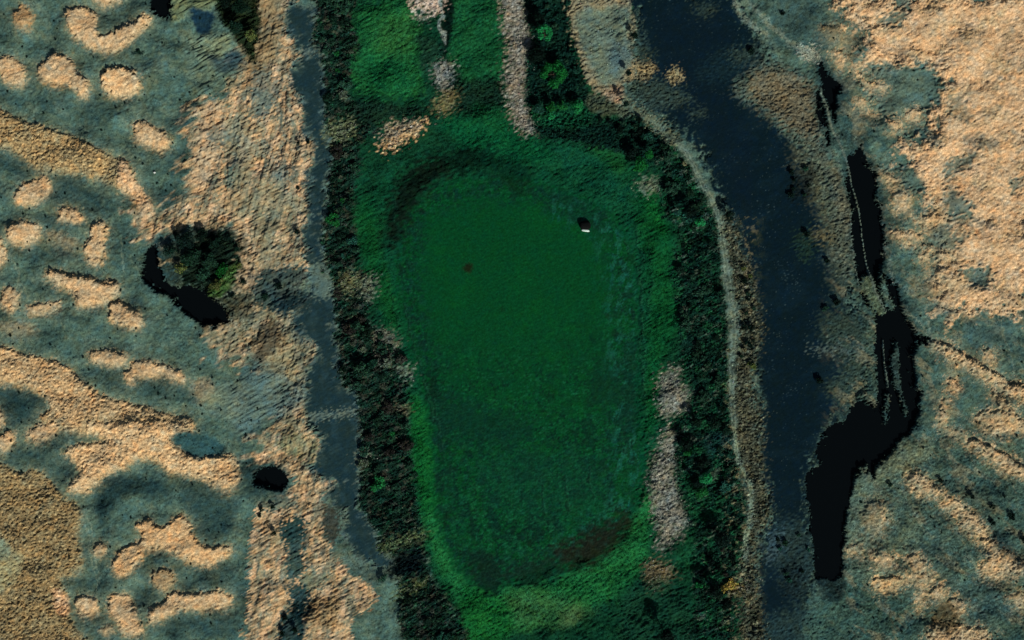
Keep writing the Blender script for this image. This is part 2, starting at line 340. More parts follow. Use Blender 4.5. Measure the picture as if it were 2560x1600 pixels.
for pts in (T(1,1,(360,1430),(520,1405),(720,1385),(722,1420),(560,1445),(370,1480)), T(1,0,(330,360),(480,365),(470,385),(350,385))):
    W2, d2 = area(pts, (96,112,100), op=.8, soft=5, en=6, enw=8, st=.1)
    ZONE[W2][d2 > 0] = 0
area(T(1,1,(380,380),(560,400),(590,560),(420,590)), (84,104,94), soft=9, en=8, enw=10)

# -- west thicket ground
WBELT = [(781,-20),(791,35),(784,99),(806,127),(813,176),(814,282),(813,310),(830,374),(827,416),(820,458),(820,533),(809,560),(809,639),(837,730),(841,825),(848,885),(858,966),(894,977),(894,1040),(905,1066),(901,1200),(901,1264),(944,1334),(951,1373),(993,1394),(1000,1500),(1010,1630),(1190,1630),(1140,1530),(1080,1450),(1057,1313),(1050,1230),(1040,1150),(1024,1066),(1020,973),(1028,920),(992,868),(978,829),(922,815),(922,745),(940,730),(940,685),(883,674),(900,620),(890,533),(890,480),(895,420),(900,370),(960,310),(922,282),(866,247),(873,197),(887,148),(900,106),(884,70),(887,-20)]

# -- central green basin
BASIN = [(870,-20),(1590,-20),(1500,200),(1560,300),(1680,360),(1740,440),(1790,540),(1805,700),(1825,850),(1830,1100),(1870,1300),(1860,1420),(1850,1630),(1190,1630),(1140,1530),(1080,1450),(1057,1313),(1050,1230),(1040,1150),(1024,1066),(1020,973),(1028,920),(992,868),(978,829),(922,815),(900,740),(883,674),(880,600),(870,533),(880,420),(880,300),(860,150)]
area(BASIN, (16,58,38), soft=10, tus=.06, st=.05, mot=.14, hea=0, tan=0, grs=.5, sm_=0) if False else area(BASIN, (16,58,38), soft=10, tus=.06, st=.05, mot=.14, hea=0, tan=0, grs=.5)
W, d = sdf(WBELT, pad=24, sm=False)
m = sstep(-5, 5, d + 5 * nz(12, 41, 28, 4)[W])
put(W, m, DARK, tus=.14, st=.16, mot=.48, tan=0, hea=0, bush=.85, grs=0)
put(W, m * sstep(.4, 1.6, fb(50, 61)[W]) * .8, (58,64,54))
put(W, m * sstep(.7, 1.8, fb(70, 62)[W]) * .7, (54,54,48))
put(W, m * sstep(.7, 1.6, fb(50, 63)[W]) * .6, (20,62,40))

# north meadows
area(T(1,0,(735,60),(900,10),(1010,-30),(1110,60),(1160,200),(1165,480),(1190,560),(1150,690),(1000,700),(860,690),(700,640),(690,420),(750,300),(700,200)), (26,86,46), soft=12, en=5, tus=.07, st=.06, mot=.26, grs=1.0)
area(T(1,0,(900,150),(1100,120),(1130,300),(1000,420),(850,330)), (44,96,48), soft=26, op=.6)
area(T(1,0,(760,420),(1000,400),(1100,600),(850,650)), (14,80,46), soft=24, op=.6)
area(T(1,0,(1400,-30),(1740,-30),(1765,400),(1735,610),(1580,640),(1450,580),(1370,380),(1400,150)), (22,80,46), soft=10, en=5, tus=.06, st=.05, mot=.24, grs=1.0)
area(T(1,0,(1300,330),(1450,560),(1720,560),(1740,780),(1500,800),(1300,640),(1180,760),(850,720),(660,720),(640,860),(900,860),(1180,800),(1250,700)), (20,42,32), soft=12, op=.85, tus=.16, mot=.3, bush=.5)
area(T(1,0,(1330,0),(1400,0),(1390,200),(1350,390),(1290,420),(1320,250)), (8,26,20), soft=6)
area(T(1,0,(1130,250),(1300,300),(1320,450),(1190,520),(1160,350)), (26,60,44), soft=12, mot=.3)

# -- lake and its shores
LAKE = [(1008,590),(1000,540),(1030,505),(1090,470),(1160,448),(1250,443),(1330,452),(1400,478),(1470,505),(1540,550),(1575,620),(1590,720),(1588,830),(1594,950),(1592,1050),(1600,1130),(1595,1220),(1570,1290),(1520,1360),(1450,1405),(1370,1420),(1290,1450),(1220,1470),(1160,1440),(1115,1370),(1088,1270),(1085,1160),(1075,1060),(1060,970),(1030,880),(1005,780),(990,690)]
SHORE = [(900,600),(890,500),(910,420),(960,370),(1060,330),(1180,310),(1290,320),(1400,350),(1480,370),(1560,400),(1630,480),(1680,560),(1690,680),(1695,800),(1660,900),(1650,990),(1660,1070),(1625,1160),(1620,1280),(1610,1400),(1530,1470),(1400,1500),(1250,1540),(1150,1500),(1080,1420),(1050,1300),(1030,1180),(1020,1050),(1015,960),(975,850),(935,740),(910,670)]
area(SHORE, (14,66,42), soft=14, en=4, tus=.06, st=.05, mot=.15, bush=0, grs=.6, h=-.15)
for pts, c, o, s in (
    # bright strips of the rim
    (((890,520),(925,500),(950,560),(950,640),(985,720),(1000,820),(965,800),(930,700),(900,610)), (16,74,34), .8, 18),
    (((1610,470),(1650,520),(1680,600),(1690,700),(1690,820),(1655,900),(1640,1060),(1610,1060),(1615,900),(1620,760),(1610,640),(1590,540)), (14,74,37), .85, 20),
    (((1620,480),(1660,530),(1665,600),(1630,560)), (18,88,36), .55, 16),
    (((1030,990),(1060,1010),(1078,1080),(1090,1200),(1088,1290),(1060,1300),(1040,1200),(1030,1090)), (18,86,38), .9, 14),
    (((1060,1300),(1092,1290),(1125,1380),(1180,1470),(1300,1470),(1420,1440),(1540,1370),(1600,1270),(1612,1230),(1632,1240),(1628,1330),(1600,1420),(1540,1490),(1440,1530),(1340,1570),(1230,1575),(1170,1530),(1110,1460)), (30,100,52), .9, 18),
    (((1260,1500),(1330,1480),(1420,1500),(1480,1530),(1400,1560),(1290,1560)), (52,98,56), .8, 26),
    (((1400,1530),(1450,1520),(1450,1550),(1410,1560)), (84,104,64), .4, 16),
    (((1160,1470),(1280,1520),(1240,1640),(1170,1600)), (22,92,40), .8, 12),
    (((1130,290),(1270,310),(1330,350),(1380,390),(1300,410),(1180,370),(1100,330)), (12,80,46), .7, 18),
    (((1180,260),(1270,280),(1290,320),(1200,330)), (16,74,40), .7, 14),
    (((1380,360),(1480,380),(1560,440),(1580,520),(1500,490),(1420,430)), (16,70,48), .7, 18),
    (((1470,360),(1540,370),(1580,430),(1530,430)), (24,80,40), .6, 14),
    (((960,350),(1100,320),(1130,370),(980,420),(930,480),(905,470)), (16,54,36), .7, 16),
    (((1540,590),(1580,640),(1590,740),(1560,740),(1540,660)), (20,82,62), .6, 16),
    (((1000,600),(1030,640),(1010,740),(980,680)), (14,72,54), .6, 14),
    (((1480,820),(1590,830),(1600,960),(1500,960),(1450,890)), (16,74,50), .6, 20),
):
    area(pts, c, soft=s, op=o, grs=1.0)
W, d = sdf(LAKE, pad=40, warp=1.6)
m = sstep(-16, 12, d + 5 * nz(16, 71)[W])
inn_ = sstep(0, 24, d)
put(W, m, GRN, tus=.008, st=.008, mot=.11, grs=0)
wd = np.clip(sstep(760, 1000, Y[W]) + sstep(80, 30, d), 0, 1) * inn_
put(W, wd * sstep(.8, 1.9, nz(15, 121, 70, 1.5)[W] + .5 * fb(90, 122)[W]) * .75, (5,33,24))
put(W, wd * sstep(.9, 2.0, nz(12, 123, 20, 1.5)[W] + .6 * fb(80, 124)[W]) * .6, (20,88,54))
put(W, inn_ * sstep(1.7, 2.4, nz(20, 125)[W]) * .5, (4,46,24))
put(W, inn_ * sstep(.6, 1.5, fb(44, 98)[W]) * sstep(800, 1200, Y[W]) * .8, (5,34,25))
put(W, m * np.clip(sstep(850, 1300, Y[W]) + sstep(70, 20, d), 0, 1), None, tus=.022, st=.012, mot=.22)
ZONE[W][d > 0] = 1
zl = sstep(-34, 8, d); Z[W] += zl * (-0.35 - Z[W])
LAKE_W, LAKE_D = W, d
# shallows and weed in the lake
inn = sstep(0, 20, d)
put(W, inn * sstep(-.5, 1.1, fb(110, 72)[W]) * sstep(750, 1350, Y[W] + 0.6 * np.abs(X[W] - 1290)) * .9, (6,40,29))
put(W, inn * sstep(.3, 1.6, fb(60, 78)[W]) * sstep(900, 1300, Y[W]) * .7, (16,78,48))
put(W, sstep(0, 12, d) * sstep(100, 25, d) * sstep(-.6, 1.0, fb(60, 74)[W]) * .8, (10,50,38))
put(W, sstep(0, 12, d) * sstep(110, 30, d) * (X[W] > 1380) * sstep(0, 1.2, fb(44, 79, 80, 2)[W]) * .85, (22,84,66))
put(W, sstep(0, 12, d) * sstep(90, 20, d) * sstep(.5, 1.6, fb(70, 86)[W]) * .6, (8,32,24))
put(W, inn * sstep(.2, 2.2, fb(260, 76)[W]) * .35, (6,76,30))
for pts, c, o, s in (
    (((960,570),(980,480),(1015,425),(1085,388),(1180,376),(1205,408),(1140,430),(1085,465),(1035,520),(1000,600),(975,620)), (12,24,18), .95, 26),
    (((1120,390),(1200,365),(1300,400),(1340,440),(1280,460),(1200,440),(1140,425)), (8,38,26), .75, 16),
    (((1330,470),(1420,480),(1520,540),(1480,570),(1390,520)), (8,46,34), .6, 18),
    (((1270,440),(1320,460),(1320,490),(1280,480)), (8,40,22), .6, 12),
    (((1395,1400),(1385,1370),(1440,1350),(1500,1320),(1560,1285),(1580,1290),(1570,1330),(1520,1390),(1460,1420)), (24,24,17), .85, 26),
    (((1180,1400),(1210,1380),(1260,1420),(1250,1480),(1210,1490)), (10,36,26), .85, 14),
    (((1280,1420),(1380,1400),(1400,1440),(1300,1460)), (14,40,28), .8, 12),
    (((1070,930),(1090,950),(1100,1000),(1075,990)), (6,36,24), .8, 8),
    (((1560,880),(1590,850),(1600,1050),(1560,1060)), (8,48,34), .7, 12),
    (((1490,920),(1580,960),(1580,1010),(1480,1010)), (8,46,30), .7, 16),
    (((1100,1000),(1220,1020),(1320,1060),(1300,1120),(1180,1100),(1090,1060)), (8,48,34), .75, 24),
    (((1200,1150),(1330,1130),(1480,1150),(1520,1260),(1400,1300),(1230,1260)), (10,58,40), .5, 30),
):
    area(pts, c, soft=s, op=o, en=9, enw=20)
for cx_, cy_, r_, c, o in ((1170,669,11,(24,28,14),.9),(1255,771,6,(8,44,20),.7),(1300,482,9,(6,40,24),.7),(1230,1052,10,(4,40,22),.6),(1380,990,9,(6,40,24),.7),(1540,833,10,(8,34,22),.8),(1520,790,8,(14,44,26),.7),(1480,850,8,(4,40,24),.7),(1340,1240,8,(4,44,24),.5),(1420,1080,9,(4,44,24),.5),(1325,1360,7,(8,30,20),.7)):
    area([(cx_+r_*math.cos(a)*1.1, cy_+r_*math.sin(a)) for a in np.linspace(0, 6.28, 8)[:-1]], c, soft=6, op=o)
# reed lines and animal trails along the shore
for pts in (((1584,560),(1600,640),(1602,720),(1600,800),(1612,900),(1600,1000)), ((1560,600),(1595,680),(1606,780),(1598,860)), ((1620,600),(1625,700),(1618,800)), ((985,470),(985,560)), ((1010,760),(1030,850),(1060,960),(1085,1060)), ((970,720),(985,790),(1000,840)), ((1350,1180),(1360,1290)), ((1410,1190),(1420,1280)), ((1470,1170),(1480,1250)), ((1080,1000),(1110,1150)), ((1590,840),(1605,930),(1612,1040))):
    Wl, dl = ldist(pts, 1.6); put(Wl, sstep(-2.2, .6, dl) * .55, (6,30,22), h=-.04)
    Wl, dl = ldist([(p[0] + 4, p[1]) for p in pts], 1.0); put(Wl, sstep(-1.8, .5, dl) * .18, (40,94,70))

# -- gravel bars and bare patches
for pts, c, o, s in (
    (T(1,0,(1105,50),(1150,-30),(1315,-30),(1315,75),(1240,95),(1180,75)), (196,176,156), 1, 5),
    (T(1,0,(1130,90),(1230,90),(1210,140),(1140,130)), (140,142,128), .6, 6),
    (T(1,0,(1265,470),(1340,440),(1395,470),(1385,560),(1340,650),(1300,600)), (132,136,128), .75, 7),
    (T(1,0,(880,1040),(905,960),(935,875),(1020,865),(1130,855),(1215,850),(1165,930),(1080,985),(970,1060)), (158,146,120), .85, 5),
    (T(1,0,(870,1035),(990,960),(1100,910),(1200,860),(1160,935),(1080,985),(970,1062)), (206,166,112), .9, 5),  # sunlit lower part of the patch, painted in as orange tan
    (T(1,0,(1260,760),(1340,650),(1410,640),(1412,750),(1330,805)), (120,112,76), .75, 8),
    (T(1,0,(470,950),(580,865),(690,850),(690,960),(540,1005)), (98,108,78), .85, 8),
    ([(1254,-20),(1318,-20),(1320,50),(1330,110),(1322,170),(1318,240),(1345,310),(1335,335),(1300,325),(1275,280),(1262,200),(1268,120),(1256,60)], (124,118,102), .95, 6),
    (T(2,1,(1040,1180),(1090,1110),(1190,1100),(1200,1200),(1260,1250),(1265,1380),(1160,1450),(1060,1430),(1030,1300)), (104,110,94), .9, 6),
    (T(2,2,(1090,20),(1200,30),(1210,150),(1190,260),(1170,340),(1260,560),(1270,660),(1200,760),(1130,840),(1040,880),(1030,740),(990,600),(970,430),(980,320),(1020,180)), (106,112,98), .9, 7),
    (T(2,2,(945,985),(1010,955),(1130,990),(1135,1080),(1050,1150),(955,1125)), (104,92,68), .85, 7),
    (T(1,1,(740,470),(800,440),(850,440),(850,560),(790,620),(750,560)), (110,122,104), .7, 6),
    (T(1,1,(600,440),(730,420),(740,520),(660,580),(590,520)), (98,104,74), .75, 7),
    (T(1,1,(830,830),(960,850),(1000,950),(900,1060),(860,960)), (96,96,84), .7, 8),
    (T(1,1,(1000,1080),(1100,1100),(1110,1170),(1030,1150)), (106,124,110), .7, 6),
    (T(1,1,(1000,1370),(1090,1370),(1080,1420),(1010,1400)), (104,100,78), .6, 6),
    (T(2,0,(900,1290),(1010,1270),(1060,1340),(980,1370),(910,1340)), (110,124,104), .75, 8),
    (T(1,2,(720,200),(800,180),(800,235),(720,240)), (120,130,110), .7, 5),
    (T(1,2,(880,850),(1000,800),(1180,740),(1155,800),(1000,870),(900,885)), (88,104,68), .7, 9),
    (T(1,2,(985,1215),(1040,1130),(1180,1080),(1150,1150),(1030,1215)), (84,96,58), .7, 8),
    (T(2,2,(1500,1140),(1600,1110),(1690,1080),(1700,1170),(1610,1205),(1530,1190)), (150,128,72), .9, 8),
    (T(2,2,(1600,1000),(1680,880),(1730,900),(1720,1100),(1620,1110)), (104,122,100), .8, 10),
    (T(2,2,(1310,830),(1360,820),(1370,900),(1320,930)), (110,118,104), .65, 8),
    (T(2,2,(1320,1020),(1390,1030),(1380,1180),(1320,1150)), (96,102,92), .6, 8),
    (T(2,2,(1330,1290),(1380,1290),(1380,1410),(1350,1400)), (118,116,96), .65, 6),
    (T(2,2,(1430,660),(1490,660),(1500,710),(1450,700)), (112,124,108), .7, 5),
    (T(2,2,(1380,220),(1500,180),(1540,220),(1420,290)), (76,98,82), .7, 8),
):
    W, d = area(pts, c, soft=s * 1.9, op=o * .92, en=8, enw=12, tus=.10, st=.05, mot=.52, stone=1.0 * o, grs=0, bush=.1)
    if o >= .9: put(W, sstep(4, 24, d + 9 * fb(40, 88)[W]) * .5, (138,136,124)); put(W, sstep(.5, 1.6, fb(46, 89)[W]) * sstep(-6, 6, d) * .7, (50,64,52))
Wl, dl = ldist(T(1,0,(1310,0),(1318,90),(1305,170),(1325,230),(1335,310)), [3,2,3,4.5,2.5]); put(Wl, sstep(-2.5, 1.5, dl) * .85, (132,144,132), stone=.5)

# -- thicket grounds east of the lake
EBELT = [(1560,300),(1600,290),(1660,350),(1710,400),(1750,470),(1785,540),(1800,640),(1812,760),(1822,860),(1818,1000),(1826,1100),(1842,1180),(1860,1260),(1855,1330),(1850,1400),(1835,1470),(1820,1630),(1690,1630),(1740,1520),(1740,1420),(1730,1330),(1700,1240),(1690,1150),(1690,1060),(1726,1040),(1726,960),(1700,900),(1700,780),(1698,760),(1684,700),(1686,650),(1704,610),(1694,560),(1660,540),(1655,460),(1640,420),(1580,360)]
area(EBELT, (17,46,36), soft=12, en=6, tus=.14, st=.12, mot=.46, bush=.85, grs=0)
W, d = sdf(EBELT, pad=20); m = sstep(-8, 8, d)
put(W, m * sstep(.2, 1.3, fb(80, 64)[W] + .5 * sstep(950, 1150, Y[W])) * .8, (24,74,46), bush=.3, grs=.5)
put(W, m * sstep(.3, 1.4, fb(60, 65)[W]) * .85, (9,24,20))
put(W, m * sstep(.9, 1.9, fb(50, 66, 25, 2)[W]) * .7, (76,92,78))
area([(1755,-20),(1420,-20),(1428,60),(1430,120),(1450,165),(1470,225),(1470,280),(1500,300),(1590,300),(1660,350),(1620,400),(1500,370),(1400,350),(1340,330),(1320,250),(1316,170),(1330,100),(1312,-20)][1:], (14,40,32), soft=8, en=4, tus=.20, mot=.38, bush=.8, grs=0)
area([(1330,270),(1400,255),(1470,265),(1470,310),(1400,320),(1340,310)], (18,74,46), soft=14, op=.7)
area([(1560,1500),(1650,1440),(1720,1500),(1700,1630),(1560,1630)], (20,56,40), soft=18, op=.8, tus=.1, st=.1, mot=.25)
area(T(2,2,(1180,300),(1290,420),(1290,560),(1430,560),(1440,660),(1300,700),(1290,1000),(1150,1000),(1240,800),(1280,640)), (20,70,42), soft=14, op=.7, tus=.1, mot=.25)
area(T(2,2,(1380,60),(1580,40),(1590,160),(1500,180),(1400,220)), (24,52,54), soft=14, op=.6)

# -- grey terrace in the north
area([(1420,-20),(1575,-20),(1580,25),(1592,70),(1580,120),(1590,150),(1588,195),(1556,220),(1565,258),(1520,243),(1484,225),(1463,197),(1446,140),(1432,105),(1425,50)], (124,118,92), soft=5, en=4, tus=.12, mot=.26, hea=.3, bush=.1, grs=0, h=.35)
area([(1445,30),(1572,20),(1570,100),(1578,155),(1548,200),(1510,214),(1478,175),(1450,105)], (96,113,98), soft=12, tus=.05, mot=.10, hea=.6)
area([(1520,110),(1575,115),(1570,170),(1530,180)], (82,106,106), soft=14, op=.6)
area(T(2,0,(640,650),(760,615),(800,720),(700,725)), (150,124,98), soft=8, op=.7)
area(T(2,0,(560,660),(700,700),(830,780),(820,820),(600,810),(540,740)), (70,78,62), soft=9, op=.8, tus=.16, mot=.4)

# -- mudflat in the east
MUDP = [(1570,-20),(1835,-20),(1850,30),(1885,75),(1905,110),(1920,140),(1880,185),(1845,200),(1858,245),(1920,285),(1962,330),(2000,360),(2030,400),(2060,450),(2050,500),(2090,560),(2110,640),(2130,700),(2120,760),(2160,800),(2150,900),(2170,960),(2140,1010),(2080,1060),(2040,1140),(2020,1210),(2025,1300),(2040,1400),(2040,1440),(2010,1560),(2010,1630),(1885,1630),(1890,1500),(1900,1350),(1930,1280),(1905,1200),(1890,1100),(1900,1000),(1885,900),(1880,800),(1865,700),(1845,600),(1815,540),(1790,480),(1760,400),(1720,350),(1660,300),(1610,270),(1590,230),(1600,170),(1590,120),(1595,60)]
W, d = sdf(MUDP, pad=50, sm=False, warp=1.6)
dn = d + 7 * nz(24, 81)[W] + 5 * nz(9, 82)[W]
m = sstep(-14, 16, dn)
put(W, m, MUD, tus=.008, st=.006, mot=.05, hea=.05, bush=0, grs=0, tan=0, zset=.15)
ZONE[W][d > 4] = 2
put(W, m * sstep(-.2, 1.8, fb(150, 83, 20, 2)[W]) * .35, (16,38,48))
put(W, sstep(10, 40, dn) * sstep(.9, 2.2, fb(160, 84)[W]) * sstep(.9, 2.4, nz(7, 85, 15, 2)[W]) * .6, (58,80,82))
put(W, sstep(10, 40, dn) * sstep(2.2, 3.2, nz(8, 87)[W]) * .6, (70,92,92))
put(W, sstep(30, 60, d) * (Y[W] < 560) * (X[W] < 1880) * .4, (10,26,36))
# blurred shrubby ground on the flat's east side
for pts, c, o, s in (
    ([(1990,370),(2060,430),(2110,520),(2130,620),(2120,700),(2080,640),(2060,540),(2010,470)], (86,92,72), .75, 26),
    ([(2060,560),(2120,620),(2140,700),(2110,760),(2080,700)], (60,76,66), .6, 24),
    ([(2060,790),(2130,780),(2190,800),(2190,1000),(2130,1010),(2100,900),(2060,850)], (52,70,60), .7, 24),
    ([(1985,440),(2040,420),(2030,480),(1980,500)], (10,22,24), .8, 12),
    ([(2030,580),(2090,575),(2080,600),(2035,600)], (92,90,66), .8, 8),
    ([(1990,600),(2020,570),(2035,620),(2010,650)], (30,52,42), .7, 10),
    ([(2030,870),(2090,860),(2150,865),(2140,885),(2050,880)], (74,90,84), .7, 7),
    ([(2070,960),(2150,930),(2200,980),(2170,1030),(2100,1010)], (54,72,62), .7, 18),
    ([(1930,1320),(1990,1300),(2030,1360),(2040,1440),(1990,1500),(1940,1420)], (40,60,58), .75, 20),
    ([(1920,1340),(1960,1330),(1950,1380),(1920,1400)], (62,86,92), .6, 10),
    ([(1900,1560),(1960,1530),(2060,1500),(2080,1640),(1900,1640)], (40,62,60), .7, 20),
    ([(1960,1420),(1990,1400),(2000,1470),(1970,1480)], (10,22,26), .7, 10),
    ([(1740,200),(1780,140),(1860,110),(1900,130),(1850,190)], (22,44,48), .5, 22),
):
    area(pts, c, soft=s, op=o, en=10, enw=12, tus=.10, mot=.36, hea=.5)
# tall pale tuft and sedge specks on the flat
area(T(2,0,(1105,540),(1160,485),(1205,560),(1160,600),(1125,590)), (142,132,96), soft=6, en=6, enw=8, tus=.2, mot=.35, tan=1)
area(T(2,0,(865,470),(940,425),(1010,480),(970,560),(890,560)), (138,124,88), soft=7, en=6, enw=8, tus=.2, mot=.3, tan=1)
for pts, o in ((T(2,0,(820,560),(1050,560),(1250,680),(1200,740),(950,790),(820,700)), .8), (T(2,0,(860,180),(950,300),(1000,450),(860,420),(830,260)), .7), (T(2,0,(1300,50),(1420,30),(1440,90),(1330,110)), .6), (T(2,0,(1270,790),(1360,780),(1350,830),(1280,820)), .7), (T(2,0,(1560,370),(1800,330),(1740,430),(1600,450)), .6)):
    area(pts, (52,70,62), soft=13, op=o * .9, en=9, enw=10, tus=.14, mot=.45, hea=.8)

# -- scrub strip and the track
area([(1800,545),(1840,560),(1848,630),(1876,660),(1884,720),(1900,790),(1902,850),(1880,910),(1876,960),(1900,1020),(1906,1090),(1905,1200),(1925,1250),(1915,1310),(1890,1350),(1890,1430),(1910,1630),(1850,1630),(1862,1400),(1872,1300),(1872,1220),(1842,1150),(1834,1060),(1830,960),(1836,850),(1826,740),(1812,650)], (72,77,62), soft=10, en=8, enw=10, tus=.15, mot=.6, bush=.3, hea=.5)
put(np.s_[:, :], sstep(1795, 1830, X) * sstep(1930, 1890, X) * (Y > 540) * sstep(.1, 1.4, fb(60, 67)) * .75, (34,46,38))
put(np.s_[:, :], sstep(1795, 1830, X) * sstep(1910, 1870, X) * (Y > 540) * sstep(.6, 1.6, fb(44, 68)) * .55, (120,116,88))
area([(1840,880),(1880,900),(1876,1000),(1905,1090),(1910,1230),(1870,1210),(1840,1120),(1832,960)], (74,78,62), soft=10, op=.6, en=6, mot=.55)
area([(1560,240),(1600,270),(1650,300),(1700,350),(1680,365),(1620,310),(1570,270)], (92,100,80), soft=7, en=6, enw=9, tus=.14, mot=.4)
TRK = [(1558,250),(1587,278),(1618,294),(1654,319),(1685,352),(1713,380),(1735,418),(1756,464),(1780,497),(1795,533),(1802,561),(1809,603),(1814,656),(1819,692),(1826,744),(1835,797),(1835,850),(1830,903),(1830,956),(1832,1026),(1835,1066),(1840,1119),(1849,1161),(1873,1204),(1880,1250),(1875,1296),(1866,1334),(1865,1366),(1864,1400)]
TW = [3,4,5,7,9,11,12,12,12,11,10,10,10,11,14,16,14,11,10,8,6,4.5,4,5,5.5,5.5,5.5,6,6]
W, d = ldist(TRK, TW, warp=.5)
m = sstep(-4.5, 4.5, d + 2.2 * nz(9, 91)[W] + 2 * fb(40, 92)[W])
put(W, m * np.where(Y[W] > 980, .5, .85) * (1 - .5 * sstep(.3, 1.4, fb(40, 126)[W])), TRACK, tus=.025, st=.01, mot=.14, bush=.05, hea=.1, stone=.1)
Z[W] += -.08 * m
ZONE[W][d > 0] = 4
for off in (-4.2, 4.2):
    Wl, dl = ldist([(p[0] + off, p[1]) for p in TRK[4:]], 1.4, warp=.5); put(Wl, sstep(-1.6, .8, dl) * .45, (126,142,124), h=-.05)
    Wl, dl = ldist([(p[0] + off * .5, p[1]) for p in TRK[20:28]], 1.0, warp=.4); put(Wl, sstep(-1.2, .6, dl) * .7, (120,138,112), h=-.05)

# -- eastern dune heath
for pts, c, o, so in (
    ([(2050,130),(2110,200),(2150,300),(2170,380),(2210,480),(2215,600),(2240,700),(2290,790),(2310,860),(2300,960),(2310,1010),(2270,1060),(2250,1000),(2260,900),(2200,790),(2180,690),(2130,450),(2080,300),(2040,200)], (42,68,66), .9, 20),
    ([(2060,1480),(2200,1440),(2330,1520),(2320,1640),(2040,1640)], (58,88,78), .8, 26),
    ([(2290,880),(2400,900),(2600,1000),(2600,1640),(2400,1640),(2440,1400),(2330,1100)], (64,92,82), .7, 30),
    ([(2130,1120),(2220,1080),(2300,1200),(2280,1400),(2180,1460),(2120,1380)], (92,110,90), .6, 26),
    ([(1955,20),(2040,40),(2090,100),(2060,150),(1990,110)], (52,78,74), .7, 22),
): area(pts, c, soft=so, op=o, en=6, mot=.2)
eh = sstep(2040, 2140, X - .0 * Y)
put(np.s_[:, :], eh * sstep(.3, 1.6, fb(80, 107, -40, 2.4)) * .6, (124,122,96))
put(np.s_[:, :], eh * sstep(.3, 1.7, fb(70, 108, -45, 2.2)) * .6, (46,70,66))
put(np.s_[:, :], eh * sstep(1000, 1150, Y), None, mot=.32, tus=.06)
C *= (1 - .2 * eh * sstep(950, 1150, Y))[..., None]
E_TAN = [(2050,-20),(2090,22),(2118,64),(2160,88),(2146,120),(2132,141),(2139,169),(2160,198),(2200,214),(2280,170),(2330,177),(2347,211),(2339,240),(2315,268),(2320,300),(2300,345),(2240,350),(2230,395),(2270,430),(2300,480),(2310,520),(2293,554),(2310,610),(2345,650),(2360,640),(2318,684),(2335,740),(2325,787),(2360,812),(2410,788),(2470,787),(2520,794),(2580,798),(2600,400),(2600,-20)]
W, d = sdf(E_TAN, pad=50, sm=False, warp=1.8)
dn = d - 9 + 12 * fb(60, 101)[W]
m = sstep(-12, 14, dn)
put(W, m, (199,168,127), tus=.046, st=.03, mot=.20, tan=.6, hea=.1)
Z[W] += .6 * sstep(-10, 40, dn)
put(W, m * sstep(.2, 1.7, fb(110, 103, 30, 1.5)[W]) * .5, (160,144,106), tus=.1)
put(W, m * sstep(.8, 2.0, fb(90, 105, 20, 1.5)[W]) * .6, (212,178,138))
EH = (80,103,92)
for pts, o in (
    (T(3,0,(700,460),(850,450),(1000,490),(1160,500),(1215,600),(1190,690),(1110,770),(1140,860),(1080,930),(980,960),(860,900),(800,770),(690,660),(640,560)), .95),
    (T(3,0,(770,140),(880,105),(990,65),(960,140),(880,180)), .9),
    (T(3,0,(880,-30),(1010,-30),(985,60),(900,50)), .85),
    (T(3,0,(1130,930),(1205,1010),(1160,1050),(1120,1000)), .7),
    (T(3,0,(1290,650),(1440,820),(1390,870),(1280,810)), .6),
    (T(3,0,(1250,1160),(1350,1110),(1460,1090),(1410,1180),(1310,1230),(1270,1330),(1420,1440),(1420,1540),(1270,1540),(1250,1330)), .85),
    (T(3,0,(800,1180),(1000,1200),(1080,1300),(1070,1370),(930,1300),(850,1250)), .9),
    (T(3,0,(1720,1270),(1800,1290),(1750,1380),(1690,1330)), .8),
    (T(3,0,(1380,960),(1560,970),(1600,1080),(1480,1050)), .5),
    (T(3,1,(1340,410),(1420,385),(1560,390),(1565,490),(1510,535),(1410,490)), .95),
    (T(3,1,(980,100),(1230,60),(1300,140),(1400,170),(1290,270),(1150,250),(1000,280)), .85),
    (T(3,1,(1230,0),(1400,-20),(1480,60),(1300,90)), .6),
    (T(3,1,(1180,620),(1330,690),(1280,760),(1180,720)), .6),
    (T(3,1,(1640,600),(1816,560),(1816,680),(1700,680)), .3),
):
    area(pts, EH, soft=11, op=o, en=6, h=-.4 * o, tus=.035, st=.02, mot=.1, tan=0, hea=1)
